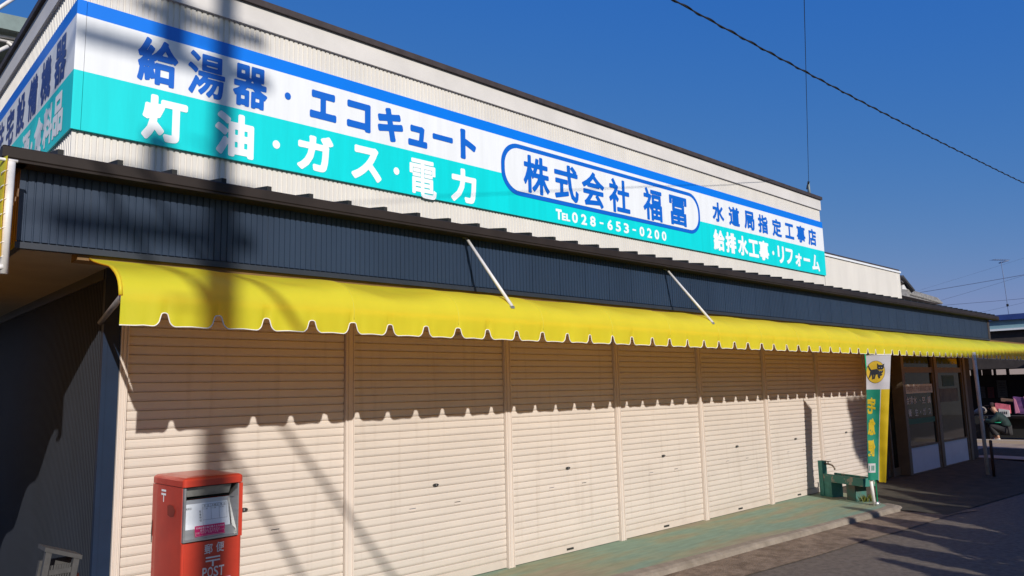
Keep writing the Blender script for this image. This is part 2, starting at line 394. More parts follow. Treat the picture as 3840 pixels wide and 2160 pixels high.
fc = MB(); fx = [9.9, 10.4, 11.2, 12.5, 15.0, 17.5, 19.5]; fy = [3.16, 3.13, 3.07, 2.97, 2.80, 2.62, 2.48]; rows = ((0, -0.054), (0.3, -0.045), (0.62, -0.016), (0.75, -0.006), (1.0, -0.006))
for i in range(6):
    for (t0, z0), (t1, z1) in zip(rows[:-1], rows[1:]):
        fc.add([(fx[i], fy[i] + (5.3 - fy[i]) * t0, z0), (fx[i+1], fy[i+1] + (5.3 - fy[i+1]) * t0, z0), (fx[i+1], fy[i+1] + (5.3 - fy[i+1]) * t1, z1), (fx[i], fy[i] + (5.3 - fy[i]) * t1, z1)], [(0, 1, 2, 3)], True)
tag(fc.build('forecourt', FORE), kind='structure')
yd = MB(); yd.poly([(16.93, 5.2, -0.002), (16.70, 3.6, -0.002), (17.5, 2.3, -0.048), (60, -2, -0.048), (60, 30, -0.002), (16.93, 30, -0.002)])
tag(yd.build('yard', YARD), kind='structure')

# ------------------------------------------------------------------ shop building
shop = thing('shop_building', (7.4, D, 0), 'cream two tier shop with navy fascia and a long row of closed shutters', 'building')
def ribs(c0, c1, pitch, depth, land=0.62, rise=0.1):
    """(along, out) profile of a ribbed sheet between c0 and c1"""
    out = []; x = c0
    while x < c1 - 1e-6:
        out += [(x, 0), (x + pitch * land, 0), (x + pitch * (land + rise), depth), (x + pitch * (1 - rise), depth)]; x += pitch
    out.append((x, 0)); return [p for p in out if p[0] <= c1 + 1e-6]
m_ = MB()
m_.strip([(x, YS + d) for x, d in ribs(XL, 13.70, 0.046, 0.009)], 2.85, 4.74, PZf)
m_.strip([(XL + d, y) for y, d in ribs(YS, 18.0, 0.055, 0.022, 0.42, 0.12)], 2.6, 4.74, PZf)
m_.build('upper_wall', CREAM, shop)
m_ = MB()
m_.box(XL + 0.03, 13.70, YS + 0.03, 18, 2.9, 4.90)
m_.build('upper_core', CREAMFLAT, shop)
m_ = MB()
m_.box(XL - 0.025, 13.705, YS - 0.025, YS + 0.03, 4.722, 4.918)
m_.box(XL - 0.025, XL + 0.03, YS + 0.03, 18, 4.722, 4.918)
m_.build('parapet_band', CREAMFLAT, shop)
m_ = MB()
m_.box(XL - 0.055, 13.73, YS - 0.055, YS + 0.12, 4.918, 4.975)
m_.box(XL - 0.055, XL + 0.12, YS + 0.12, 18, 4.918, 4.975)
m_.box(XL + 0.12, 13.73, YS + 0.12, 18, 4.918, 4.95)
m_.build('coping', BROWN, shop)
m_ = MB()
m_.strip([(x, YS + 0.004 + d) for x, d in ribs(13.705, 17.46, 0.046, 0.007)], 2.85, 3.89, PZf)
m_.box(13.705, 17.46, YS + 0.03, 18, 2.85, 3.88)
m_.build('lower_wall', CREAM, shop)
m_ = MB(); m_.box(13.705, 17.475, YS - 0.02, YS + 0.04, 3.868, 3.905); m_.build('lower_trim', SIGNW, shop)
m_ = MB(); m_.box(13.705, 17.44, YS + 0.0, YS + 0.3, 3.905, 3.945); m_.build('lower_coping', BROWN, shop)
# ground floor side wall, corner strip, lintel
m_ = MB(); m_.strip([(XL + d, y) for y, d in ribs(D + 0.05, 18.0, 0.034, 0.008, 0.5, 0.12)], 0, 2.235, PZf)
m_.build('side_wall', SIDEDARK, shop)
m_ = MB(); m_.box(XL - 0.012, XL + 0.03, D + 0.05, 18, 2.235, 2.30); m_.build('side_wall_trim', NAVYTRIM, shop)
m_ = MB(); m_.box(XL - 0.008, 1.392, D - 0.004, D + 0.05, 0, 2.30)
m_.box(XL - 0.014, XL + 0.012, D - 0.010, D + 0.01, 0, 2.30); m_.build('corner_strip', NAVYBLUE, shop)
m_ = MB(); m_.box(1.392, 16.6, D - 0.002, D + 0.1, 2.12, 2.30); m_.build('lintel', POSTM, shop)
m_ = MB(); m_.box(XL + 0.05, 12.0, D + 0.12, 18, 0.0, 2.6); m_.box(12.0, 17.4, D + 1.5, 18, 0, 2.6); m_.build('inner_core', DARK, shop)
# soffit
m_ = MB(); m_.box(0.76, 17.4, 4.475, D + 0.2, 2.30, 2.33); m_.box(0.76, XL + 0.1, D + 0.2, 18, 2.30, 2.33)
m_.build('soffit', SOFFIT, shop)
# fascia
YF = 4.458
m_ = MB(); m_.strip([(x, YF + d) for x, d in ribs(0.745, 17.36, 0.0375, 0.006, 0.72, 0.06)], 2.325, 2.72, PZf)
m_.box(0.75, 17.40, YF + 0.01, YF + 0.03, 2.31, 2.78)
for xj in np.arange(0.745 + 0.0375 * 9, 17.3, 0.0375 * 9): m_.box(xj - 0.003, xj + 0.003, YF - 0.0012, YF + 0.004, 2.325, 2.72)
m_.build('fascia', NAVY, shop)
m_ = MB(); m_.box(0.738, 17.40, YF - 0.012, YF + 0.03, 2.284, 2.316); m_.box(0.738, 0.77, YF + 0.03, 18, 2.284, 2.316)
m_.build('fascia_trim', NAVYTRIM, shop)
m_ = MB(); m_.box(17.36, 17.47, YF - 0.01, YF + 0.08, 2.29, 2.76); m_.build('fascia_end_post', BROWN, shop)
m_ = MB(); m_.strip([(0.748 + d, y) for y, d in ribs(YF, 18.0, 0.06, 0.02, 0.6, 0.1)], 2.318, 2.74, PZf); m_.build('side_fascia', SIDEBROWN, shop)
# pent roof with standing seams, hipped round the left corner
rf = MB(); e0 = (0.66, 4.36, 2.768)
zt = 3.02
rf.add([e0, (17.75, 4.36, 2.768), (17.75, YS + 0.02, zt), (XL + 0.02, YS + 0.02, zt), (0.66, 18, 2.768), (XL + 0.02, 18, zt)], [(0, 1, 2, 3), (0, 3, 5, 4)])
rf.add([(0.66, 4.36, 2.755), (17.75, 4.36, 2.755), (17.75, 4.6, 2.755), (0.66, 4.6, 2.755)], [(0, 3, 2, 1)])
rf.add([(17.75, 4.36, 2.768), (17.75, YS, 2.755), (17.75, YS + 0.02, zt)], [(0, 1, 2)])
k = (zt - 2.768) / (YS - 4.36)
for i in range(60):
    x = 0.908 + 0.2875 * i
    if x > 17.7: break
    y1 = min(YS - 0.01, 4.36 + (x - 0.66) * (YS - 4.36) / (XL - 0.66)) if x < XL else YS - 0.01
    y0 = 4.362; h = 0.042; wd = 0.022
    za, zb = 2.768 + k * (y0 - 4.36), 2.768 + k * (y1 - 4.36)
    rf.add([(x-wd, y0, za-0.01), (x+wd*0.3, y0, za-0.01), (x+wd*0.3, y0, za+h), (x-wd, y0, za+h),
            (x-wd, y1, zb-0.01), (x+wd*0.3, y1, zb-0.01), (x+wd*0.3, y1, zb+h), (x-wd, y1, zb+h)],
           [(0, 1, 2, 3), (1, 5, 6, 2), (2, 6, 7, 3), (3, 7, 4, 0), (4, 7, 6, 5)])
pent = rf.build('pent_roof', ROOFM, shop)
gt = MB()
gp = [(4.43, 2.775), (4.352, 2.780), (4.346, 2.774), (4.346, 2.722), (4.352, 2.716), (4.345, 2.712), (4.346, 2.702), (4.355, 2.699), (4.456, 2.699), (4.456, 2.74)]
gt.strip(gp, 0.645, 17.80, PX)
gt.strip([(a - 4.346 + 0.645, b) for a, b in gp], 4.346, 18, lambda a, b, c: (a, c, b))
gt.poly([(17.80, a, b) for a, b in gp])
gt.build('gutter', GUTTER, pent)

# shutters
P_CENT = [2.978, 4.575, 6.105, 7.62, 9.13, 10.64, 12.34]
def post(x0, x1):
    w3 = (x1 - x0) / 3
    b = MB(); b.box(x0, x1, D - 0.012, D + 0.06, 0, 2.12)
    b.box(x0 + w3 * 1.0, x0 + w3 * 1.9, D - 0.018, D - 0.012, 0, 2.12)
    b.box(x0, x0 + 0.008, D - 0.020, D - 0.012, 0, 2.12); b.box(x1 - 0.008, x1, D - 0.020, D - 0.012, 0, 2.12)
    return b
post(1.394, 1.440).build('shutter_post', POSTM, shop)
for c in P_CENT: post(c - 0.036, c + 0.036).build('shutter_post', POSTM, shop)
edges = [(1.440, P_CENT[0] - 0.036)] + [(P_CENT[i] + 0.036, P_CENT[i+1] - 0.036) for i in range(6)]
PITCH = 0.0569
for i, (xa, xb) in enumerate(edges):
    sh = MB(); z0 = 0.076; prof = [(D + 0.012, 0.006), (D + 0.012, 0.066), (D + 0.020, 0.070)]
    z = z0 - 0.004
    while z < 2.12:
        prof += [(D + 0.0210, z), (D + 0.0210, z + 0.0016), (D + 0.0140, z + 0.0022), (D + 0.0084, z + 0.0135), (D + 0.0080, z + 0.0185), (D + 0.0076, z + 0.0205),
                 (D + 0.0072, z + 0.034), (D + 0.0080, z + 0.0365), (D + 0.0070, z + 0.0385), (D + 0.0072, z + 0.0500), (D + 0.0085, z + 0.0535), (D + 0.0110, z + 0.0548)]
        z += PITCH
    P = lambda a, b, c: (c, a, b)
    nseg = 5; xs = np.linspace(xa + 0.003, xb - 0.003, nseg + 1)
    sh.strip(prof, xs[0], xs[-1], P)
    sh.box(xa + 0.003, xb - 0.003, D + 0.010, D + 0.03, 0.006, 0.064)
    ob = sh.build('roller_shutter', SHUT, shop)
    cx = (xa + xb) / 2
    lk = MB(); PP = lambda u, v: (u, D - 0.001, v)
    n = 24; vs = [(cx + 0.027 * math.cos(2*math.pi*q/n), D - 0.004, 0.772 + 0.0115 * math.sin(2*math.pi*q/n)) for q in range(n)]
    vb = [(a, D + 0.014, c) for a, b, c in vs]
    lk.add(vs + vb, [tuple(range(n-1, -1, -1))] + [(q, (q+1) % n, n + (q+1) % n, n + q) for q in range(n)])
    lo_ = lk.build('lock', STEELD, ob)
    kh = MB(); kh.box(cx - 0.004, cx + 0.004, D - 0.009, D - 0.004, 0.765, 0.779); kh.build('lock_knob', STEEL, lo_)
    for sgn in (-1, 1):
        sl = MB(); sl.box(cx + sgn*0.225 - 0.03, cx + sgn*0.225 + 0.03, D + 0.0045, D + 0.0062, 0.612, 0.6165)
        sl.build('hand_slot', DARK if sgn > 0 else INKG, ob)
        sl2 = MB(); sl2.box(cx + sgn*0.225 - 0.031, cx + sgn*0.225 + 0.031, D + 0.005, D + 0.0066, 0.594, 0.611)
        sl2.build('hand_slot_cover', POSTM, ob)
    pb = MB(); pb.box(cx - 0.045, cx + 0.045, D + 0.004, D + 0.012, 0.028, 0.046); pb.build('pull_handle', STEELD, ob)

# shop front doors to the right of the shutters
YD = 4.72
m_ = MB(); m_.box(12.376, 12.44, D - 0.2, D + 0.1, 0, 2.29); m_.box(16.42, 16.93, YD + 0.02, YD + 1.5, 0, 2.29); m_.box(12.378, 16.6, D + 0.6, D + 0.65, 0, 2.29)
m_.build('shop_front_wall', TIMBER, shop)
def pane(xa, xb, y, z0, z1, parent, name='pane'):
    b = MB(); b.box(xa, xb, y, y + 0.006, z0, z1); return b.build(name, GLASS, parent)
def framed(name, xa, xb, y, zlow, fr=0.05, panel=None, rails=()):
    b = MB(); b.box(xa, xa + fr, y - 0.03, y + 0.03, 0.0, 2.0); b.box(xb - fr, xb, y - 0.03, y + 0.03, 0.0, 2.0)
    b.box(xa + fr, xb - fr, y - 0.028, y + 0.028, 1.96, 2.0); b.box(xa + fr, xb - fr, y - 0.028, y + 0.028, 0.0, zlow[0])
    for r0, r1 in rails: b.box(xa + fr, xb - fr, y - 0.026, y + 0.026, r0, r1)
    f = b.build(name, ALU, shop)
    if panel:
        q = MB(); q.box(xa + fr, xb - fr, y - 0.012, y + 0.012, panel[0], panel[1]); q.build('lower_panel', DOORW, f)
        q = MB(); q.box(xa + fr, xb - fr, y - 0.024, y + 0.024, panel[1], panel[1] + 0.02); q.build('rail', ALU, f)
        zlow = (0, panel[1] + 0.02)
    zz = [zlow[1]] + [v for r_ in rails for v in r_] + [1.96]
    for a, b_ in zip(zz[0::2], zz[1::2]): pane(xa + fr, xb - fr, y, a, b_, f)
    return f
framed('glass_door', 12.44, 12.86, 4.90, (0.12, 0.12), 0.05)
framed('glass_door', 12.86, 13.25, 4.86, (0.12, 0.12), 0.05, rails=((1.62, 1.66),))
wd1 = framed('shop_window', 13.25, 14.70, YD, (0.01, 0.4), 0.06, panel=(0.012, 0.42), rails=((1.65, 1.745),))
wd2 = framed('shop_window', 14.83, 16.30, YD, (0.01, 0.4), 0.07, panel=(0.012, 0.42), rails=((1.65, 1.745),))
for q in ((14.70, 14.83, YD - 0.05, YD + 0.05), (16.30, 16.42, YD - 0.05, YD + 0.05), (13.17, 13.25, YD - 0.04, D)):
    m_ = MB(); m_.box(*q, 0, 2.29); m_.build('door_post', ALU, shop)
m_ = MB(); m_.box(13.25, 16.42, YD - 0.03, YD + 0.03, 2.0, 2.29); m_.box(12.3, 13.17, 4.86, 4.92, 2.0, 2.29); m_.build('transom', ALU, shop)
# writing on the window
PW = lambda u, v: (u, YD - 0.0035, v)
t_ = MB(); 
for i, ch in enumerate('給排水'): put(t_, ch, 13.40 + i * 0.175, 1.19, 0.16, 0.13, PW, 0.02, 40)
put(t_, '・', 13.98, 1.18, 0.14, 0.12, PW, 0.03, 40); put(t_, '空', 14.16, 1.185, 0.16, 0.13, PW, 0.02, 40); put(t_, '調', 14.42, 1.18, 0.16, 0.13, PW, 0.02, 40)
for ch, x in zip('衛生・ガス', (13.48, 13.77, 13.96, 14.14, 14.40)): put(t_, ch, x, 0.985, 0.15, 0.13, PW, 0.02, 40)
t_.build('window_lettering', mat('window letters', (0.62, 0.60, 0.55), 0.6), wd1)
m_ = MB(); m_.box(13.32, 14.62, YD - 0.008, YD - 0.003, 0.80, 0.885); m_.build('green_film', mat('green film', (0.0, 0.09, 0.04), 0.5), wd1)
# poster and sheet seen behind the second window
m_ = MB(); m_.box(15.0, 16.0, YD - 0.004, YD - 0.002, 1.12, 1.36); m_.build('window_poster', mat('faded poster', (0.10, 0.085, 0.055), 0.6, var=0.3, vscale=5), wd2)
m_ = MB(); m_.box(15.2, 15.85, YD - 0.004, YD - 0.002, 1.40, 1.60); m_.build('window_poster', mat('green poster', (0.01, 0.06, 0.05), 0.6), wd2)

ws = thing('window_sign', (13.9, YD - 0.02, 1.31), 'white notice board with brown lettering across the shop window', 'sign')
m_ = MB(); m_.box(13.30, 14.56, YD - 0.028, YD - 0.012, 1.305, 1.455); m_.build('board', mat('aged white board', (0.62, 0.57, 0.50), 0.6), ws)
t_ = MB(); line(t_, '宇都宮市上下水道局指定工事店', 13.33, 14.53, 1.38, 0.10, lambda u, v: (u, YD - 0.0295, v)); t_.build('lettering', mat('brown letters', (0.10, 0.05, 0.04), 0.6), ws)

# ------------------------------------------------------------------ front sign
ZB1, ZB0, ZW0, ZT0 = 4.49, 4.372, 3.936, 3.482
fs = thing('shop_sign', (7.5, YS, ZT0), 'long white and turquoise front sign with blue top stripe and big lettering', 'sign')
yS = YS - 0.03
def board(name, z0, z1, m, par):
    b = MB(); b.box(XL - 0.016, 1.358, yS, YS + 0.002, z0, z1); b.box(1.361, 13.69, yS, YS + 0.002, z0, z1); return b.build(name, m, par)
board('blue_stripe', ZB0, ZB1, SIGNB, fs); board('white_panel', ZW0, ZB0, SIGNW, fs); board('turquoise_panel', ZT0, ZW0, SIGNT, fs)
PS = lambda u, v: (u, yS - 0.003, v)
t_ = MB()
KD, AD = 0.042, 0.056
for ch, x in zip('給湯器', (1.879, 2.263, 2.638)): put(t_, ch, x, 4.157, 0, 0, PS, 0.024 if ch == '湯' else 0.034, fit=(0.305, 0.376))
t_.disc(PS, 2.983, 4.165, 0.030, 0.034)
for ch, x, w_, h_, zc in (('エ', 3.336, .274, .27, 4.160), ('コ', 3.716, .264, .285, 4.152), ('キ', 4.079, .300, .345, 4.150), ('ュ', 4.41, .24, .22, 4.105), ('ー', 4.734, .27, .062, 4.156), ('ト', 5.082, .22, .335, 4.156)):
    put(t_, ch, x, zc, 0, 0, PS, AD, fit=(w_, h_))
t_.build('blue_lettering', INKB, fs)
t_ = MB()
for ch, x, w_, h_, zc in (('灯', 1.948, .345, .372, 3.70), ('油', 2.512, .334, .38, 3.698), ('ガ', 3.263, .36, .35, 3.695), ('ス', 3.804, .333, .335, 3.70), ('電', 4.474, .337, .40, 3.668), ('力', 5.011, .35, .375, 3.69)):
    put(t_, ch, x, zc, 0, 0, PS, 0.021 if ch == '電' else 0.046, fit=(w_, h_))
t_.disc(PS, 2.883, 3.694, 0.034, 0.038); t_.disc(PS, 4.146, 3.69, 0.034, 0.038)
t_.build('white_lettering', INKW, fs)
# company name in a rounded frame
def rrect(x0, x1, z0, z1, r, n=10):
    out = []
    for cx, cz, a0 in ((x1 - r, z1 - r, 0), (x0 + r, z1 - r, 90), (x0 + r, z0 + r, 180), (x1 - r, z0 + r, 270)):
        for q in range(n + 1):
            a = math.radians(a0 + 90 * q / n); out.append((cx + r * math.cos(a), cz + r * math.sin(a)))
    return out
t_ = MB(); t_.poly([(a, yS - 0.003, b) for a, b in rrect(5.56, 9.56, 3.716, 4.328, 0.27)]); t_.build('name_frame', INKB, fs)
t_ = MB(); t_.poly([(a, yS - 0.006, b) for a, b in rrect(5.612, 9.508, 3.767, 4.274, 0.225)]); t_.build('name_field', SIGNW, fs)
t_ = MB(); P2 = lambda u, v: (u, yS - 0.009, v)
for ch, x in zip('株式会社福冨', (6.119, 6.636, 7.135, 7.66, 8.385, 8.995)): put(t_, ch, x, 4.005, 0, 0, P2, 0.028, fit=(0.43, 0.455 if ch != '冨' else 0.43))
t_.build('company_name', INKB, fs)
t_ = MB()
put(t_, 'T', 6.485, 3.592, 0, 0, PS, 0.05, fit=(0.105, 0.128)); put(t_, 'E', 6.572, 3.575, 0, 0, PS, 0.05, fit=(0.07, 0.092)); put(t_, 'L', 6.648, 3.575, 0, 0, PS, 0.05, fit=(0.07, 0.092))
for i, ch in enumerate('028-653-0200'):
    x = 6.771 + (8.62 - 6.771) * i / 11
    put(t_, ch, x, 3.592, 0, 0, PS, 0.032, fit=(0.105, 0.134) if ch != '-' else (0.075, 0.022))
t_.build('phone_number', INKW, fs)
t_ = MB()
for ch, x in zip('水道局指定工事店', (10.074, 10.538, 11.003, 11.443, 11.913, 12.361, 12.793, 13.226)): put(t_, ch, x, 4.148, 0, 0, PS, 0.038, fit=(0.322, 0.31 if ch != '工' else 0.27))
t_.build('blue_lettering', INKB, fs)
t_ = MB()
for ch, x, w_, h_, zc in (('給', 10.049, .31, .325, 3.706), ('排', 10.389, .303, .325, 3.704), ('水', 10.745, .295, .32, 3.702), ('工', 11.078, .315, .28, 3.695), ('事', 11.413, .32, .33, 3.697), ('リ', 11.987, .22, .30, 3.692), ('フ', 12.29, .26, .27, 3.694), ('ォ', 12.623, .235, .235, 3.668), ('ー', 12.938, .25, .055, 3.70), ('ム', 13.288, .30, .30, 3.68)):
    put(t_, ch, x, zc, 0, 0, PS, 0.042, fit=(w_, h_))
t_.disc(PS, 11.722, 3.692, 0.034, 0.036)
t_.build('white_lettering', INKW, fs)

# side sign
ss = thing('shop_sign', (XL, 11.0, ZT0), 'shaded white and turquoise sign along the left side wall above the roof', 'sign')
xS = XL - 0.016
for nm, z0, z1, m in (('blue_stripe', ZB0, ZB1, SIGNB), ('white_panel', ZW0, ZB0, SIGNW), ('turquoise_panel', ZT0, ZW0, SIGNT)):
    b = MB(); b.box(xS, XL + 0.002, YS + 0.0025, 7.22, z0, z1); b.box(xS, XL + 0.002, 7.224, 8.62, z0, z1); b.box(xS, XL + 0.002, 8.624, 17, z0, z1); b.build(nm, m, ss)
PSd = lambda u, v: (xS - 0.003, -u, v)
t_ = MB()
for ch, y in zip('器機備設宅住', (6.45, 6.93, 7.42, 7.91, 8.40, 8.88)): put(t_, ch, -y, 4.150, 0, 0, PSd, 0.036, fit=(0.36, 0.375))
t_.build('blue_lettering', INKD, ss)
t_ = MB()
for ch, y in zip('品料食', (6.43, 6.76, 7.09)): put(t_, ch, -y, 3.705, 0, 0, PSd, 0.042, fit=(0.315, 0.34))
t_.disc(PSd, -7.333, 3.69, 0.034, 0.036); put(t_, '酒', -7.58, 3.705, 0, 0, PSd, 0.042, fit=(0.315, 0.34))
t_.build('white_lettering', INKW, ss)

# ------------------------------------------------------------------ awning
aw = thing('awning', (8.0, 4.2, 1.9), 'long yellow scalloped awning with white piping hung under the navy fascia', 'awning')
NP = 0.2685; N0 = 1.297; XE = 20.2
def bottom(x):
    u = abs((x - N0 + NP / 2) % NP - NP / 2)
    j = int(round((x - N0) / NP)); wob = 0.12 * math.sin(j * 12.9) 
    if x < N0 - NP * 0.45: return 1.861
    u /= 1 + wob
    if u < 0.016: f = 0.10 * (u / 0.016) ** 2.5
    elif u < 0.026: f = 0.10 + 0.55 * (u - 0.016) / 0.010
    elif u < 0.058: f = 0.65 + 0.35 * (1 - (1 - (u - 0.026) / 0.032) ** 2.2)
    else: f = 1.0
    return 1.932 - 0.070 * f - 0.003 * math.cos(u / NP * 2 * math.pi)
xs = [1.091]; x = 1.1
offs = [0, .006, .011, .015, .018, .021, .024, .027, .031, .036, .042, .05, .06, .075, .1, .134]
full = sorted(set([round(o, 4) for o in offs] + [round(NP - o, 4) for o in offs]))
for j in range(-1, 72):
    for o in full:
        q = N0 + j * NP + o
        if q > xs[-1] + 0.002 and q < XE: xs.append(q)
prof = [(4.49, 2.266), (4.39, 2.250), (4.30, 2.236), (4.22, 2.222), (4.155, 2.209), (4.095, 2.194), (4.04, 2.175), (3.99, 2.152), (3.95, 2.122), (3.922, 2.085), (3.905, 2.045), (3.895, 2.005)]
tail = [0.25, 0.5, 0.75, 0.9, 1.0]
cv = MB(); vs = []; nr = len(prof) + len(tail); edge_pts = []
hem = np.random.default_rng(3).normal(0, 1, 200)
for x in xs:
    b = bottom(x)
    s = ((x - 2.377) / (3 * NP)) % 1.0; sag = math.sin(math.pi * s)          # cloth hangs between the arms
    k = int(math.floor((x - 2.377) / (3 * NP)))
    wr = 0.004 * math.sin(x * 9 + hem[k % 200] * 3) + 0.003 * math.sin(x * 23 + hem[(k + 7) % 200])
    for i, (y, z) in enumerate(prof):
        f = math.sin(math.pi * min(1, i / 10)); dz = -0.023 * sag * f * (1 + 0.45 * hem[k % 200]) + wr * f * math.sin(i * 0.9 + hem[k % 200])
        vs.append((x, y + (0.004 * sag * f if i > 6 else 0), z + dz + (-0.012 * sag * (0.4 + 0.3 * hem[(k + 3) % 200]) if i == 0 else 0)))
    for t in tail:
        z = 2.005 + (b - 2.005) * t
        vs.append((x, 3.895 + 0.006 * t + 0.006 * t * math.sin(x * 14 + hem[k % 200]) + 0.0022 * t * math.sin(x * 71 + hem[(k + 5) % 200] * 5), z))
    edge_pts.append(vs[-1])
n = nr
cv.add(vs, [(i*n+r_, (i+1)*n+r_, (i+1)*n+r_+1, i*n+r_+1) for i in range(len(xs) - 1) for r_ in range(nr - 1)], True)
canopy = cv.build('canopy', YEL, aw)
tr = MB(); tr.tube([(x, y - 0.001, z) for x, y, z in edge_pts], 0.0032, 5); tr.build('edge_piping', TRIMW, canopy)
for k in range(0, 23):
    st = MB()
    X = 2.377 + k * 3 * NP
    idx = int(np.argmin(abs(np.array(xs) - X))); col = vs[idx*n: idx*n + len(prof) + 3]
    st.tube([(X, y - 0.0006, z + 0.0006) for _, y, z in col], 0.0022, 4)
    st.build('seam', mat('awning seam', (0.78, 0.66, 0.06), 0.45, translucent=0.2), canopy)
ed = MB(); col = vs[0: len(prof)]; ed.tube([(1.090, y, z) for _, y, z in col], [0.006]*6 + [0.010]*(len(prof)-6), 8); ed.build('end_hem', YEL, canopy)
m_ = MB(); m_.tube([(1.098, 3.925, 1.995), (XE, 3.925, 1.995)], 0.014, 8); m_.build('front_bar', PIPEW, aw)
m_ = MB(); m_.box(1.03, XE, 4.475, 4.60, 2.255, 2.298); m_.build('head_box', mat('awning head box', (0.16, 0.085, 0.025), 0.6, var=0.15), aw)
m_ = MB(); m_.tube([(1.30, 5.03, 1.975), (1.104, 3.94, 1.998)], 0.015, 8); m_.build('support_arm', mat('dull grey pipe', (0.20, 0.175, 0.165), 0.5, var=0.15, vscale=12), aw)
for X in (4.0, 6.0, 8.0, 10.0, 12.0, 14.0): 
    m_ = MB(); m_.tube([(X, 4.93, 1.985), (X, 3.94, 1.998)], 0.013, 6); m_.build('support_arm', PIPEW, aw)
for X in (3.70, 6.35):
    m_ = MB(); m_.tube([(X, 4.44, 2.712), (X + 0.01, 3.935, 2.112)], 0.0125, 8); br = m_.build('brace', PIPEW, aw)
    m_ = MB(); m_.box(X - 0.016, X + 0.016, 4.43, 4.452, 2.695, 2.735); m_.build('brace_clip', STEEL, br)
    m_ = MB(); m_.box(X - 0.008, X + 0.028, 3.925, 3.955, 2.094, 2.112); m_.build('brace_clip', STEEL, br)
m_ = MB(); m_.tube([(14.25, 3.88, -0.06), (14.20, 3.89, 1.96)], 0.03, 10); m_.build('support_post', PIPEG, aw)

# ------------------------------------------------------------------ post box
A0 = math.radians(2.3); ux, uy = (math.cos(A0), math.sin(A0)), (-math.sin(A0), math.cos(A0)); O0 = (1.5435, 4.237)
def PB(a, b, z): return (O0[0] + a * ux[0] + b * uy[0], O0[1] + a * ux[1] + b * uy[1], z)
pbx = thing('post_box', PB(0.165, 0.21, 0), 'red pillar post box with steel mail slot in front of the first shutter', 'post box')
WX, DY = 0.332, 0.432
def rfoot(x0, x1, y0, y1, r, n=5):
    out = []
    for cx, cy, a0 in ((x1 - r, y1 - r, 0), (x0 + r, y1 - r, 90), (x0 + r, y0 + r, 180), (x1 - r, y0 + r, 270)):
        for q in range(n + 1): a = math.radians(a0 + 90*q/n); out.append((cx + r*math.cos(a), cy + r*math.sin(a)))
    return out
def stack(rings, caps=True):
    b = MB(); n = len(rings[0]); vs = [p for r_ in rings for p in r_]
    b.add(vs, [(k*n+i, k*n+(i+1)%n, (k+1)*n+(i+1)%n, (k+1)*n+i) for k in range(len(rings)-1) for i in range(n)])
    if caps: b.add(vs[:n][::-1] + vs[-n:], [tuple(range(n)), tuple(range(n, 2*n))])
    return b
def ringat(inset, z, r=0.018): return [PB(a, b, z) for a, b in rfoot(inset, WX - inset, inset, DY - inset, max(r - inset, 0.006))]
# body is open at the front for the recess: side walls, back, door
stack([ringat(0, 0.34), ringat(0, 0.735)]).build('body', RED, pbx)
up_ = MB()
for (a0, a1, b0, b1) in ((0.0, 0.012, 0.02, DY), (WX - 0.028, WX, 0.0, DY), (0.012, WX - 0.028, 0.10, DY)):
    up_.add([PB(a0,b0,0.735),PB(a1,b0,0.735),PB(a1,b1,0.735),PB(a0,b1,0.735),PB(a0,b0,1.026),PB(a1,b0,1.026),PB(a1,b1,1.026),PB(a0,b1,1.026)],
            [(0,3,2,1),(4,5,6,7),(0,1,5,4),(1,2,6,5),(2,3,7,6),(3,0,4,7)])
up_.build('upper_body', RED, pbx)
stack([ringat(0.006, 1.026), ringat(0.006, 1.029)]).build('lid_seam', REDD, pbx)
stack([ringat(-0.003, 1.030), ringat(-0.003, 1.062), ringat(0.004, 1.071), ringat(0.016, 1.077), ringat(0.06, 1.082, 0.08)]).build('lid', RED, pbx)
pl = MB(); pl.add([PB(0.06, 0.08, 0), PB(0.27, 0.08, 0), PB(0.27, 0.35, 0), PB(0.06, 0.35, 0), PB(0.06, 0.08, 0.34), PB(0.27, 0.08, 0.34), PB(0.27, 0.35, 0.34), PB(0.06, 0.35, 0.34)], [(0,3,2,1),(4,5,6,7),(0,1,5,4),(1,2,6,5),(2,3,7,6),(3,0,4,7)])
pl.build('pedestal', RED, pbx)
# steel slot frame: flanges plus recess
XF0, XF1 = 0.002, WX - 0.024; ZF0, ZF1 = 0.742, 1.024
sf = MB()
def flange(a0, a1, z0, z1, b0=-0.004, b1=0.10): sf.add([PB(a0,b0,z0),PB(a1,b0,z0),PB(a1,b1,z0),PB(a0,b1,z0),PB(a0,b0,z1),PB(a1,b0,z1),PB(a1,b1,z1),PB(a0,b1,z1)],[(0,3,2,1),(4,5,6,7),(0,1,5,4),(1,2,6,5),(2,3,7,6),(3,0,4,7)])
flange(XF0, XF0 + 0.010, ZF0, ZF1); flange(XF1 - 0.008, XF1, ZF0, ZF1); flange(XF0 + 0.010, XF1 - 0.008, ZF0, ZF0 + 0.012)
steel_frame = sf.build('slot_frame', STEEL, pbx)
rc = MB()  # recessed face: hood, slot, sloping information plate
def quad(b, a0, a1, y0, z0, y1, z1, inset0=0.0, inset1=0.0): b.add([PB(a0+inset0,y0,z0),PB(a1-inset0,y0,z0),PB(a1-inset1,y1,z1),PB(a0+inset1,y1,z1)],[(0,1,2,3)])
quad(rc, XF0+.010, XF1-.008, 0.012, ZF0+.012, 0.018, 0.80); quad(rc, XF0+.010, XF1-.035, 0.018, 0.80, 0.05, 0.955); rc.build('information_plate', STEEL, pbx)
rc = MB(); quad(rc, XF1-.035, XF1-.008, 0.045, 0.955, 0.010, 0.955); rc.add([PB(XF1-.035,0.05,0.955),PB(XF1-.008,0.0,1.0),PB(XF1-.008,0.0,ZF0+.03),PB(XF1-.028,0.018,0.80)],[(0,1,2,3)]); rc.build('side_cheek', STEEL, pbx)
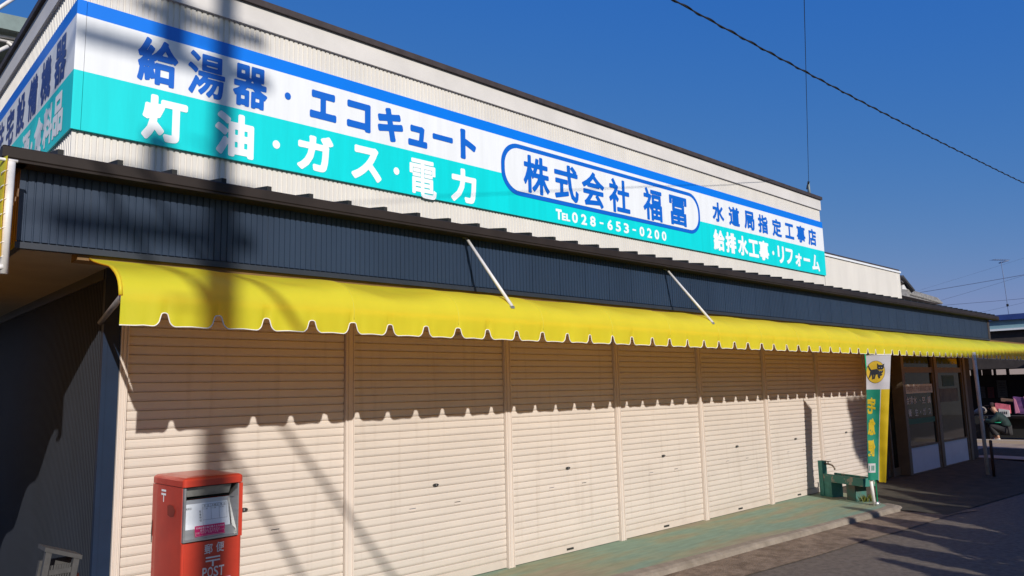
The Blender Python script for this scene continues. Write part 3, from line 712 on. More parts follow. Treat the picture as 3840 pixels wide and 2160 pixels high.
rc = MB(); quad(rc, XF0+.010, XF1-.008, 0.088, 0.955, 0.088, 1.024); rc.build('slot_opening', DARK, pbx)
rc = MB(); quad(rc, XF0+.012, XF1-.03, 0.060, 0.972, 0.030, 1.022); rc.build('slot_flap', mat('grey slot flap', (0.30, 0.30, 0.28), 0.5, var=0.15, vscale=20), pbx)
def PL(u, v):  # information plate surface: u along a, v 0..1 up the plate
    return PB(u, 0.016 + 0.032 * v, 0.80 + 0.155 * v)
lb = MB(); lb.add([PL(0.014, 0.02), PL(0.270, 0.02), PL(0.262, 0.86), PL(0.014, 0.86)], [(0,1,2,3)]); label = lb.build('label', PAPER, pbx)
def PL2(u, v): p = PL(u, v); return (p[0] - uy[0]*0.0015, p[1] - uy[1]*0.0015, p[2])
tx = MB()
def bar(b, P, u0, u1, v0, v1): b.add([P(u0,v0),P(u1,v0),P(u1,v1),P(u0,v1)],[(0,1,2,3)])
for u in (0.118, 0.166, 0.212, 0.255): bar(tx, PL2, u, u + 0.0012, 0.28 if u > 0.12 else 0.1, 0.80)
for v in (0.80, 0.71, 0.28): bar(tx, PL2, 0.118, 0.2565, v, v + 0.008)
bar(tx, PL2, 0.02, 0.06, 0.74, 0.745); bar(tx, PL2, 0.06, 0.061, 0.68, 0.745); bar(tx, PL2, 0.02, 0.06, 0.68, 0.685)
tx.build('label_rules', INKG, label)
tx = MB()
PLT = lambda u, v: PL2(u, v)
def small(txt, u0, u1, v, hu, hv): 
    n = len(txt); p = (u1-u0)/n
    for i, ch in enumerate(txt):
        if ch != ' ': put(tx, ch, u0 + (i+.5)*p, v, hu, hv, PLT)
small('平日', 0.122, 0.162, 0.755, 0.012, 0.07); small('土曜日', 0.170, 0.210, 0.755, 0.011, 0.07); small('休日', 0.216, 0.254, 0.755, 0.012, 0.07)
small('11:00', 0.122, 0.150, 0.66, 0.009, 0.06); small('11:00', 0.170, 0.198, 0.66, 0.009, 0.06); small('9:00', 0.218, 0.242, 0.66, 0.009, 0.06)
small('取集時刻', 0.02, 0.058, 0.71, 0.0085, 0.05)
for i, ch in enumerate('取集時刻'): put(tx, ch, 0.106, 0.58 - i*0.10, 0.012, 0.085, PLT)
tx.build('label_print', INKK, label)
pk = MB(); PK = lambda u, v: PB(u, 0.0115 + (v - 0.754) / 0.046 * 0.004 - 0.004, v)
def PK(u, v): return PB(u, 0.004 + (v - 0.75) * 0.12, v)
pk.add([PK(0.070, 0.762), PK(0.236, 0.762), PK(0.236, 0.818), PK(0.070, 0.818)], [(0,1,2,3)]); pink = pk.build('pink_sticker', PINK, pbx)
tx = MB(); P3 = lambda u, v: PB(u, 0.002 + (v - 0.75) * 0.12, v)
line(tx, '日本郵便が取り扱うもののみ', 0.074, 0.232, 0.8065, 0.0115, P3); line(tx, '投かんしてください', 0.098, 0.208, 0.793, 0.0115, P3)
line(tx, '手紙・はがき', 0.076, 0.13, 0.779, 0.007, P3); line(tx, '年賀・小包', 0.14, 0.2, 0.779, 0.007, P3)
for u0, u1, v0, v1 in ((0.073, 0.233, 0.7845, 0.7852), (0.073, 0.233, 0.766, 0.7667), (0.073, 0.0737, 0.766, 0.785), (0.2323, 0.233, 0.766, 0.785)): bar(tx, P3, u0, u1, v0, v1)
tx.build('sticker_print', INKW, pink)
# the door below with its lettering
dm = MB(); dm.add([PB(0.010,-0.003,0.37),PB(WX-0.03,-0.003,0.37),PB(WX-0.03,0.001,0.37),PB(0.010,0.001,0.37),PB(0.010,-0.003,0.733),PB(WX-0.03,-0.003,0.733),PB(WX-0.03,0.001,0.733),PB(0.010,0.001,0.733)],[(0,3,2,1),(4,5,6,7),(0,1,5,4),(1,2,6,5),(2,3,7,6),(3,0,4,7)])
door = dm.build('collection_door', RED, pbx)
tx = MB(); P4 = lambda u, v: PB(u, -0.0045, v)
put(tx, '郵', 0.142, 0.692, 0.047, 0.056, P4, 0.012, 60); put(tx, '便', 0.206, 0.695, 0.047, 0.056, P4, 0.012, 60)
bar(tx, P4, 0.128, 0.208, 0.6415, 0.6495); bar(tx, P4, 0.128, 0.208, 0.624, 0.632); bar(tx, P4, 0.163, 0.173, 0.598, 0.624)
for ch, u, w_ in (('P', 0.124, .024), ('O', 0.155, .030), ('S', 0.187, .026), ('T', 0.217, .029)): put(tx, ch, u, 0.569, 0, 0, P4, 0.012, fit=(w_, 0.054))
tx.build('lettering', mat('post box white lettering', (0.62, 0.62, 0.62), 0.5), door)
pk = MB(); pk.add([P4(0.17, 0.48), P4(0.27, 0.48), P4(0.27, 0.533), P4(0.17, 0.533)], [(0,1,2,3)]); pink2 = pk.build('pink_sticker', PINK, door)
tx = MB(); P5 = lambda u, v: PB(u, -0.006, v); put(tx, '便', 0.255, 0.514, 0.03, 0.034, P5, 0.03, 40); put(tx, '郵', 0.222, 0.514, 0.03, 0.034, P5, 0.03, 40)
for u0, u1, v0, v1 in ((0.172, 0.268, 0.530, 0.5315), (0.2665, 0.268, 0.482, 0.5315)): bar(tx, P5, u0, u1, v0, v1)
tx.build('sticker_print', INKW, pink2)
# left side marks
PSI = lambda u, v: PB(-0.0022, u, v)
mk = MB(); 
for u0, u1, v0, v1 in ((0.235, 0.30, 0.992, 1.003), (0.235, 0.30, 0.972, 0.983), (0.261, 0.272, 0.935, 0.972)): bar(mk, PSI, u0, u1, v0, v1)
mk.build('postal_mark', INKW, pbx)
mk = MB(); mk.poly([PSI(u, v) for u, v in ((0.10, 0.90), (0.13, 0.925), (0.175, 0.928), (0.21, 0.92), (0.205, 0.87), (0.16, 0.862), (0.12, 0.868))]); mk.build('peeled_patch', mat('peeled paint', (0.22, 0.03, 0.015), 0.7), pbx)
mk = MB(); mk.poly([PSI(u, v) for u, v in ((0.415, 0.82), (0.425, 0.82), (0.430, 0.76), (0.428, 0.70), (0.416, 0.70), (0.414, 0.76))]); mk.build('black_scrape', INKK, pbx)

# ------------------------------------------------------------------ banner flag
FX, FY = 9.80, 3.90
fu = Vector((0.40, -0.9165, 0)); fn = Vector((-0.9165, -0.40, 0))
flag = thing('banner_flag', (FX, FY, 0), 'tall green, yellow and white banner flag on a pole by the water tap', 'banner')
def wave(s, z):
    sag = 1 - (1.84 - z) / 1.56
    return 0.020 * math.sin(s * 22 + z * 2.3) * (1.15 - sag) + 0.02 * (1 - sag) * math.sin(z * 4.2 + 1) + 0.0035 * math.sin(z * 31 + s * 9) * math.sin(z * 7)
def FL(s, z, o=0.0):
    t = (1.84 - z) / 1.54
    p = Vector((FX + 0.01, FY, 0)) + fu * (s * (1 - 0.30 * t) - 0.10 * t + 0.004) + fn * (wave(s, z) + o + 0.012 + 0.045 * t)
    return (p.x, p.y, z)
FW_ = 0.285
def cloth(name, s0, s1, z0, z1, m, o=0.0, ns=12, nz=50, bound=None):
    b = MB(); vs = []
    for j in range(nz + 1):
        z = z0 + (z1 - z0) * j / nz
        a = s0 if not callable(s0) else s0(z); c = s1 if not callable(s1) else s1(z)
        for i in range(ns + 1): vs.append(FL(a + (c - a) * i / ns, z, o))
    b.add(vs, [(j*(ns+1)+i, j*(ns+1)+i+1, (j+1)*(ns+1)+i+1, (j+1)*(ns+1)+i) for j in range(nz) for i in range(ns)], True)
    return b.build(name, m, flag)
split = lambda z: 0.174 - 0.006 * math.sin((z - 0.3) * 3.2)
fwhite = cloth('white_cloth', 0, FW_, 1.415, 1.838, FLAGW, nz=20)
cloth('green_cloth', 0, lambda z: split(z) - 0.004, 0.31, 1.415, FLAGG)
cloth('yellow_cloth', lambda z: split(z) + 0.004, FW_, 0.285, 1.415, FLAGY)
cloth('white_piping', lambda z: split(z) - 0.004, lambda z: split(z) + 0.004, 0.30, 1.415, FLAGW, ns=1)
PFo = lambda o: (lambda u, v: FL(u, v, o))
em = MB(); em.rings(PFo(0.003), 0.112, 1.632, 0.112, 0.140); e1 = em.build('emblem_ring', INKK, flag)
em = MB(); em.rings(PFo(0.005), 0.112, 1.632, 0.108, 0.136); em.build('emblem_disc', FLAGO, flag)
cat = MB(); PC = PFo(0.010)
def ex(px, py): return (0.112 + (px - 567) / 87 * 0.108, 1.632 - (py - 185) / 97 * 0.136)
def shape(pts): cat.poly([PC(*ex(a, b)) for a, b in pts])
shape([(522, 166), (580, 158), (600, 175), (596, 205), (560, 210), (528, 205), (516, 190)])                     # body
shape([(494, 128), (500, 126), (512, 146), (526, 166), (520, 180), (508, 160)])                                   # tail
shape([(516, 190), (532, 200), (520, 225), (506, 240), (498, 240), (508, 218)])                                   # hind leg
shape([(530, 204), (548, 206), (548, 246), (534, 250), (536, 228)]); shape([(556, 208), (570, 206), (560, 246), (550, 246)])
shape([(582, 108), (596, 124), (630, 124), (648, 112), (644, 150), (634, 164), (596, 164), (584, 150)])           # head
shape([(586, 164), (602, 175), (628, 175), (640, 168), (636, 192), (620, 200), (598, 196)])                       # kitten head
shape([(590, 195), (622, 200), (634, 206), (622, 222), (610, 216), (612, 240), (600, 244), (590, 222)])           # kitten body
cat.build('emblem_cat', INKK, flag)
ey = MB(); PE = PFo(0.0125)
for a, b in ((602, 144), (624, 144)): ey.add([PE(*ex(a-7, b)), PE(*ex(a+6, b+3)), PE(*ex(a-4, b+6))], [(0, 1, 2)])
for a, b in ((606, 180), (622, 181)): ey.add([PE(*ex(a-5, b)), PE(*ex(a+5, b+2)), PE(*ex(a-3, b+4))], [(0, 1, 2)])
ey.build('emblem_eyes', FLAGW, flag)
tx = MB(); PM = lambda u, v: FL(0.122 - u, v, 0.003)     # seen from its reverse: mirrored
for ch, zc in (('宅', 1.215), ('急', 0.955), ('便', 0.695)): put(tx, ch, 0.061, zc, 0, 0, PM, 0.04, 60, fit=(0.104, 0.205))
tx.build('lettering', FLAGY, flag)
l1 = cloth('small_label', 0.008, 0.118, 0.40, 0.51, FLAGW, 0.005, 8, 6)
lbm = MB()
for a, b in ((0.02, 0.028), (0.055, 0.062), (0.070, 0.078), (0.086, 0.10)): bar(lbm, PFo(0.008), a, b, 0.425, 0.485)
lbm.build('label_marks', FLAGG, l1)
m_ = MB(); m_.tube([(FX - 0.005, FY + 0.005, 0.02), (FX, FY, 1.86)], 0.008, 8); m_.build('pole', GREENP, flag)
e_ = Vector((FX, FY, 1.842)); e2 = e_ + fu * 0.30; m_ = MB(); m_.tube([e_, e2 + Vector((0, 0, 0.004))], 0.005, 6); m_.build('top_rod', PIPEW, flag)
m_ = MB(); m_.tube([(FX - 0.035, FY + 0.03, 0.0), (FX - 0.055, FY + 0.045, 0.38)], 0.02, 10); m_.build('base_pipe', PIPEW, flag)
m_ = MB(); m_.tube([(FX - 0.02, FY + 0.01, -0.002), (FX - 0.02, FY + 0.01, 0.045)], 0.035, 10); m_.tube([(FX + 0.01, FY - 0.02, 0.02), (FX - 0.05, FY + 0.05, 0.03)], 0.01, 6); m_.build('base_clamp', STEEL, flag)

# ------------------------------------------------------------------ water tap with a concrete sink
tap = thing('water_tap_stand', (10.05, 4.4, 0), 'green painted concrete sink with a tap beside the last shutter', 'water tap')
rot = math.radians(-76)
T0 = Vector((10.20, 4.80, 0)); td = Vector((-0.42, -0.907, 0)).normalized(); tn = Vector((td.y, -td.x, 0))   # td runs toward the street
def PT(a, b, z): p = T0 + td * a - tn * b; return (p.x, p.y, z)
def tbox(mb, a0, a1, b0, b1, z0, z1):
    mb.add([PT(a0,b0,z0),PT(a1,b0,z0),PT(a1,b1,z0),PT(a0,b1,z0),PT(a0,b0,z1),PT(a1,b0,z1),PT(a1,b1,z1),PT(a0,b1,z1)],[(0,3,2,1),(4,5,6,7),(0,1,5,4),(1,2,6,5),(2,3,7,6),(3,0,4,7)]); return mb
m_ = MB(); tbox(m_, -0.02, 0.06, 0, 0.075, 0.0, 0.465); m_.build('tap_column', TAPG, tap)
m_ = MB(); tbox(m_, 0.07, 0.78, 0, 0.21, 0.200, 0.225); tbox(m_, 0.07, 0.78, 0, 0.03, 0.225, 0.30); tbox(m_, 0.07, 0.78, 0.18, 0.21, 0.225, 0.30); tbox(m_, 0.75, 0.78, 0.03, 0.18, 0.225, 0.30)
m_.build('basin', mat('chipped green paint', (0.035, 0.18, 0.145), 0.6, color2=(0.30, 0.26, 0.20), vscale=7, contrast=(0.56, 0.60)), tap)
m_ = MB(); tbox(m_, 0.02, 0.20, 0.01, 0.19, 0, 0.200); m_.build('leg', TAPG, tap)
m_ = MB(); tbox(m_, 0.47, 0.62, 0.01, 0.19, 0, 0.200); m_.build('leg', mat('stained leg', (0.10, 0.085, 0.06), 0.8, color2=(0.04, 0.16, 0.13), vscale=6), tap)
m_ = MB(); m_.tube([PT(0.06, 0.045, 0.425), PT(0.12, 0.06, 0.425), PT(0.17, 0.075, 0.412), PT(0.195, 0.085, 0.38), PT(0.20, 0.085, 0.355)], 0.011, 8); m_.tube([PT(0.11, 0.06, 0.425), PT(0.11, 0.06, 0.458)], 0.008, 6); m_.tube([PT(0.11, 0.01, 0.46), PT(0.11, 0.11, 0.46)], 0.006, 6)
m_.build('tap', BRASS, tap)

# ------------------------------------------------------------------ small things at the left
# yellow side curtain laced to a white pole under the left eave
yc = thing('yellow_curtain', (0.62, 4.4, 1.1), 'yellow laced curtain hanging on a white pole at the left eave', 'curtain')
m_ = MB(); vs = []
ny_, nz_ = 30, 12
for i in range(ny_ + 1):
    y = 4.25 + 2.7 * i / ny_; zl = 2.17 - 0.62 * max(0, y - 4.35) + 0.05 * math.sin(y * 9)
    zl = max(zl, 0.9)
    for j in range(nz_ + 1): vs.append((0.652 - 0.03 * min(1, max(0, y - 4.27) * 8) + 0.004 * math.sin(y * 11 + j * 0.3), y, 2.70 + (zl - 2.70) * j / nz_))
m_.add(vs, [(i*(nz_+1)+j, (i+1)*(nz_+1)+j, (i+1)*(nz_+1)+j+1, i*(nz_+1)+j+1) for i in range(ny_) for j in range(nz_)], True); m_.build('cloth', YEL, yc)
m_ = MB(); m_.tube([(0.671, 4.27, 2.12), (0.672, 4.27, 2.675)], 0.019, 10); m_.build('pole', PIPEW, yc)
m_ = MB(); m_.tube([(0.62, 4.28, 2.685), (0.70, 4.27, 2.683)], 0.008, 6); m_.tube([(0.655, 4.27, 2.14), (0.655, 4.27, 2.14 + 0.02)], 0.022, 8); m_.build('top_bracket', PIPEW, yc)
m_ = MB(); rp = []
for q in range(90):
    t = q / 89; a = t * 2 * math.pi * 7; rp.append((0.664 + 0.026 * math.cos(a), 4.285 + 0.030 * math.sin(a), 2.15 + 0.50 * t))
m_.tube(rp, 0.003, 5); m_.build('lacing_rope', TRIMW, yc)

# grey plastic basket leaning by the side wall
bk = thing('plastic_basket', (1.03, 4.6, 0), 'grey slatted plastic basket standing near the dark side wall', 'basket')
lean = -0.16
def PBk(a, b, z): 
    X = a + lean * (0.80 - z) * 0.9; return (1.005 + X, 4.58 + b + 0.06 * (z - 0.8), z)
def kbox(mb, a0, a1, b0, b1, z0, z1, sl=0.0):
    zz = lambda a, z: z - sl * (a - a0)
    mb.add([PBk(a0,b0,zz(a0,z0)),PBk(a1,b0,zz(a1,z0)),PBk(a1,b1,zz(a1,z0)),PBk(a0,b1,zz(a0,z0)),PBk(a0,b0,zz(a0,z1)),PBk(a1,b0,zz(a1,z1)),PBk(a1,b1,zz(a1,z1)),PBk(a0,b1,zz(a0,z1))],[(0,3,2,1),(4,5,6,7),(0,1,5,4),(1,2,6,5),(2,3,7,6),(3,0,4,7)])
SL = 0.36
b_ = MB(); kbox(b_, -0.03, 0.15, -0.05, 0.10, 0.752, 0.772, SL); b_.build('top_rim', CRATE, bk)
b_ = MB(); kbox(b_, -0.022, 0.006, -0.045, -0.01, 0.0, 0.750); kbox(b_, 0.112, 0.140, -0.045, -0.01, 0.0, 0.70); kbox(b_, -0.018, 0.136, 0.06, 0.09, 0.0, 0.69); b_.build('frame', CRATE, bk)
b_ = MB()
for i in range(9): kbox(b_, 0.008 + i*0.0116, 0.0155 + i*0.0116, -0.028, -0.022, 0.02, 0.675)
for j in range(14): kbox(b_, 0.006, 0.112, -0.032, -0.028, 0.03 + j*0.046, 0.056 + j*0.046)
b_.build('lattice', CRATE, bk)
tp = MB(); prof_ = [(0.02, 0), (0.02, 0.55), (0.023, 0.553), (0.023, 0.578), (0.018, 0.578), (0.016, 0.56)]
nn = 16; tv = [(1.162 + r_*math.cos(2*math.pi*q/nn), 4.75 + r_*math.sin(2*math.pi*q/nn), z) for r_, z in prof_ for q in range(nn)]
tp.add(tv, [(k*nn+q, k*nn+(q+1)%nn, (k+1)*nn+(q+1)%nn, (k+1)*nn+q) for k in range(len(prof_)-1) for q in range(nn)], True)
tag(tp.build('clay_pipe', mat('rusty clay', (0.20, 0.07, 0.045), 0.8, var=0.3, vscale=25)), 'small rusty brown pipe standing behind the grey basket', 'pipe')

# neighbour at top left: canopy with green roof edge and white truss
nb = thing('neighbour_canopy', (1.2, 16, 0), 'grey green roofed canopy on white trusses behind the left wall', 'canopy')
m_ = MB(); m_.prism([(-2.5, 8.15), (3.6, 8.50), (3.6, 8.82), (-2.5, 8.02 + 0.35)], (16, 20)); m_.build('roof', GREYGREEN, nb)
m_ = MB(); m_.tube([(-1, 16.2, 8.02), (3.0, 16.2, 8.42)], 0.03, 8); m_.tube([(2.05, 16.1, 7.85), (2.36, 16.1, 8.14)], 0.035, 8); m_.tube([(2.34, 16.1, 8.22), (2.62, 16.1, 8.07)], 0.03, 8); m_.tube([(2.57, 16.1, 8.05), (2.60, 16.1, 8.40)], 0.04, 8)
m_.tube([(-1, 16.2, 8.10), (2.6, 16.2, 8.28)], 0.03, 8); m_.build('truss', PIPEW, nb)
m_ = MB(); m_.box(-3, 6.0, 18.5, 19.5, 0, 8.0); m_.build('wall', mat('weathered brown wall', (0.20, 0.17, 0.12), 0.8, color2=(0.34, 0.31, 0.26), vscale=1.2), nb)
m_ = MB(); m_.tube([(2.9 * 0.5, 8.0, 5.04), (1.18, 8.0, 5.38)], 0.02, 8)
ov = MB(); ov.tube([(1.97, 16, 8.55), (2.45, 16, 9.15)], 0.035, 8)
tag(ov.build('white_pole', PIPEW), 'slanting white pole end against the sky at top left corner', 'pole')

# dark thin post beside the awning support
dp = MB(); dp.tube([(14.09, 3.755, -0.04), (14.10, 3.755, 0.52), (14.10, 3.755, 0.535)], [0.024, 0.024, 0.015], 8)
tag(dp.build('bollard', WOODDK), 'thin dark brown post standing behind the grey awning support', 'post')

# roof mast on the parapet end with its drop wire
ms = thing('service_mast', (13.45, YS + 0.1, 4.97), 'short grey mast with insulators on the right end of the parapet', 'mast')
m_ = MB(); m_.tube([(13.47, YS + 0.06, 4.96), (13.455, YS + 0.06, 5.23)], [0.022, 0.020], 8); m_.build('pipe', mat('weathered pipe', (0.20, 0.24, 0.24), 0.5), ms)
m_ = MB(); m_.tube([(13.44, YS + 0.06, 5.205), (13.40, YS + 0.03, 5.225)], 0.016, 8); m_.tube([(13.38, YS + 0.05, 5.16), (13.33, YS + 0.04, 5.085)], 0.014, 8); m_.build('insulator', BLACKW, ms)
m_ = MB(); m_.tube([(13.39, YS, 5.22), (13.30, YS, 5.22), (13.27, YS, 5.15), (13.33, YS + 0.03, 5.09), (13.31, YS + 0.02, 4.97)], 0.004, 5); m_.build('wire_loop', BLACKW, ms)

# ------------------------------------------------------------------ utility pole behind the camera (throws the long shadows)
UPX, UPY = -2.71, -7.0; ZS = 3.23
up = thing('utility_pole', (UPX, UPY, -0.07), 'tall concrete utility pole with crossarms and transformer beside the road', 'utility pole')
m_ = MB(); m_.tube([(UPX, UPY, -0.07), (UPX, UPY, 14.2)], [0.105, 0.085], 14); m_.build('pole', POLEC, up)
for z, a, b in ((7.95, -1.15, 0.35), (8.35, -0.75, 0.30), (6.95, -0.85, 0.25), (5.35, -0.95, 0.15)):
    m_ = MB(); m_.box(UPX + a, UPX + b, UPY - 0.16, UPY - 0.09, z + ZS - 0.05, z + ZS + 0.05); m_.build('crossarm', STEELD, up)
m_ = MB(); m_.tube([(UPX - 0.42, UPY, 7.95 + ZS), (UPX - 0.42, UPY, 8.0 + ZS), (UPX - 0.42, UPY, 8.42 + ZS), (UPX - 0.42, UPY, 8.46 + ZS)], [0.08, 0.11, 0.11, 0.07], 14); m_.build('transformer', PIPEG, up)
m_ = MB(); m_.tube([(UPX - 0.50, UPY, 6.85 + ZS), (UPX - 0.50, UPY, 7.2 + ZS)], 0.10, 12); m_.build('junction_box', PIPEG, up)
for i in range(14):
    m_ = MB(); z = 5.5 + i * 0.45; m_.tube([(UPX - 0.11, UPY, z), (UPX - 0.26, UPY, z)] if i % 2 else [(UPX + 0.11, UPY, z), (UPX + 0.26, UPY, z)], 0.012, 5); m_.build('step_bolt', STEELD, up)
sp = thing('utility_pole', (-4.3, -4.0, -0.07), 'second utility pole further left along the street with two guy wires', 'utility pole')
m_ = MB(); m_.tube([(-4.3, -4.0, -0.07), (-4.3, -4.0, 11.2)], [0.125, 0.095], 14); m_.build('pole', POLEC, sp)
m_ = MB(); m_.box(-5.0, -3.6, -4.16, -4.10, 10.3, 10.37); m_.build('crossarm', STEELD, sp)
for x0, z0, x1, lab in ((-4.2, 10.02, 3.74, 'sheathed guy wire slanting to the road from the second utility pole, the flatter of two'), (-4.2, 10.55, 2.11, 'sheathed guy wire slanting to the road from the second utility pole, the steeper of two')):
    m_ = MB(); m_.tube([(x0, -4.0, z0), (x1, -4.0, -0.07)], 0.022, 6); tag(m_.build('guy_wire', BLACKW), lab, 'guy wire')
def cable(p0, p1, sag, n=40): 
    p0, p1 = Vector(p0), Vector(p1); return [p0.lerp(p1, i/n) - Vector((0, 0, sag * 4 * (i/n) * (1 - i/n))) for i in range(n + 1)]
for k, (z, a, sg) in enumerate(((7.98, -1.1, .35), (7.98, -0.75, .35), (8.38, -0.7, .3), (6.98, -0.8, .4), (5.38, -0.9, .4))):
    m_ = MB(); m_.tube(cable((-24, UPY - 1.0 - k*0.1, z + ZS + 0.3), (UPX + a, UPY - 0.1, z + ZS), sg), 0.012, 5)
    tag(m_.build('overhead_cable', BLACKW), 'black overhead cable running from the utility pole away to the left', 'cable', 'cables strung left from the utility pole')

tp_ = thing('wooden_pole', (-9, -4.6, -0.07), 'shorter wooden service pole far to the left that carries the drop wire', 'utility pole')
m_ = MB(); m_.tube([(-9, -4.6, -0.07), (-9, -4.6, 7.6)], [0.10, 0.07], 10); m_.build('pole', BARK_, tp_); m_ = MB(); m_.box(-9.3, -8.7, -4.56, -4.52, 7.1, 7.16); m_.build('crossarm', STEELD, tp_)
# twisted black cable across the sky
cp = [(-9, 3, 4.62), (-3, 3, 4.42), (1, 3, 4.37), (4.56, 3, 4.386), (6.62, 3, 4.43), (9.327, 3, 4.51), (14.658, 3, 4.735), (22, 3, 5.14), (30, 3, 5.7)]
def interp(cp, x):
    xs_ = [c[0] for c in cp]; return np.interp(x, xs_, [c[2] for c in cp])
m_ = MB(); core = []
for x in np.linspace(-9, 30, 160):
    zz = sum(interp(cp, x + d_) for d_ in (-1.5, -0.75, 0, 0.75, 1.5)) / 5; core.append((x, 3, zz))
m_.tube(core, 0.0062, 6)
hx = np.linspace(3.5, 16, 900); hz = np.interp(hx, [c[0] for c in core], [c[2] for c in core])
m_.tube([(x, 3 + 0.0088 * math.cos(x * 19), z + 0.0088 * math.sin(x * 19)) for x, z in zip(hx, hz)], 0.0047, 5)
tag(m_.build('overhead_cable', BLACKW), 'thick twisted black cable sagging across the blue sky', 'cable')
m_ = MB(); m_.tube(cable((13.40, YS + 0.03, 5.225), (-9, -4.54, 7.2), 0.0), 0.0042, 5)
tag(m_.build('drop_wire', BLACKW), 'thin drop wire rising straight up from the parapet mast', 'wire')

# ------------------------------------------------------------------ background to the right
# tiled old house
th = thing('tiled_house', (37, 14, 0), 'old house with grey tiled roofs behind the low end of the shop', 'house')
m_ = MB(); m_.prism([(33.0, 5.26), (39.75, 5.15), (39.75, 5.24), (38.9, 5.44), (35.6, 5.56), (33.0, 5.60)], (12, 18)); m_.build('lower_roof', KAWARA, th)
tl = MB()
for i in range(26):
    x = 35.7 + i * 0.158; z = 5.60 - (x - 35.7) * 0.036; tl.tube([(x, 11.97, z - 0.30 + 0.012 * (i % 2)), (x, 12.15, z - 0.02), (x, 18, z - 0.02)], 0.06, 6)
tl.build('roof_tiles', KAWARA, th)
m_ = MB(); m_.prism([(31.5, 5.3), (35.5, 5.4), (35.15, 5.78), (34.5, 5.98), (31.5, 5.98)], (12.05, 17.5)); m_.build('gable_wall', TIMBER, th)
m_ = MB(); m_.tube([(31.5, 11.95, 6.02), (34.5, 11.95, 6.02), (35.15, 11.95, 5.85), (35.80, 11.95, 5.50)], [0.08, 0.08, 0.08, 0.07], 8)
for i in range(12): t = i / 11; m_.tube([(34.6 + 1.2 * t, 11.85, 6.05 - 0.52 * t), (34.6 + 1.2 * t, 12.1, 6.05 - 0.52 * t)], 0.05, 6)
m_.build('verge_tiles', KAWDK, th)
m_ = MB(); m_.prism([(34.7, 5.50), (35.25, 5.52), (34.95, 5.72), (34.72, 5.66)], (11.98, 12.04)); m_.prism([(34.72, 5.86), (35.0, 5.80), (34.72, 5.98)], (11.98, 12.04)); m_.build('gable_plaster', PLASTER, th)
m_ = MB(); m_.box(31.0, 39.3, 12.5, 18, 0, 5.26); m_.build('wall', TIMBER, th)

# blue roofed open shed
sd = thing('market_shed', (26, 8, 0), 'open dark shed with blue roof and pale blue eaves past the awning', 'shed')
m_ = MB(); m_.prism([(23.9, 3.11), (34, 3.25), (34, 3.45), (23.9, 3.26)], (3.0, 14)); m_.build('roof', BLUEROOF, sd)
m_ = MB(); m_.box(24.0, 24.1, 3.0, 14, 2.885, 3.105); m_.build('eave_board', PALEBLUE, sd)
m_ = MB(); m_.box(23.95, 24.06, 3.0, 14, 2.83, 2.88); m_.build('gutter', SIGNW, sd)
m_ = MB(); m_.box(24.1, 24.3, 3.0, 14, 1.80, 2.86); m_.box(26.0, 26.15, 3.0, 14, 1.80, 2.9); m_.build('beam', TIMBER, sd)
m_ = MB(); m_.box(26.0, 26.12, 3.0, 14, 0, 1.64); m_.box(22.9, 26.0, 3.0, 3.1, 0, 3.12); m_.box(22.9, 34, 13.9, 14.0, 0, 3.1); m_.build('back_wall_and_sun_block', DARK, sd)  # back wall, plus an added unseen side wall that blocks the sun
for y0, y1 in ((6.99, 7.26), (6.72, 6.95), (6.60, 6.66), (6.26, 6.33), (5.55, 5.62), (7.48, 7.6)):
    m_ = MB(); m_.box(26.02, 26.1, y0, y1, 1.64, 1.80); m_.build('post', TIMBER, sd)
gw = MB(); gw.box(36, 36.2, 2, 11, 0, 2.6); tag(gw.build('far_wall', mat('pale far wall', (0.55, 0.46, 0.43), 0.8)), 'pale sunlit wall seen through the gap under the shed roof', 'wall')
for (ya, yb, za, zb, c, lab) in ((6.91, 7.13, 0.96, 1.30, (0.055, 0.055, 0.06), 'grey poster pinned up beside the red one in the shed'), (6.68, 6.85, 0.96, 1.28, (0.10, 0.02, 0.025), 'dark red poster between two grey ones in the shed'), (6.34, 6.59, 0.97, 1.48, (0.085, 0.09, 0.085), 'tall grey poster on the back wall of the shed')):
    p_ = thing('poster', (25.98, (ya + yb) / 2, za), lab, 'poster', 'posters in the shed')
    m_ = MB(); m_.box(25.97, 25.995, ya, yb, za, zb); m_.build('sheet', mat('poster ' + lab[:9], c, 0.7, var=0.2, vscale=9), p_)
    m_ = MB()
    for q in range(6): zz = za + (zb - za) * (0.12 + 0.14 * q); m_.box(25.963, 25.968, ya + 0.05, yb - 0.05, zz, zz + 0.015)
    m_.build('printed_lines', INKK, p_)
m_ = MB(); m_.box(21.4, 21.75, 2.0, 6.6, -0.05, 0.03); tag(m_.build('kerb', mat('pale kerb concrete', (0.42, 0.34, 0.26), 0.85)), kind='structure')
m_ = MB(); m_.poly([(16.95, 4.93, 0.004), (16.75, 3.7, 0.004), (17.35, 3.7, 0.004), (17.55, 4.75, 0.004)]); tag(m_.build('edge_stone', mat('pale edging', (0.42, 0.34, 0.27), 0.85)), kind='structure')
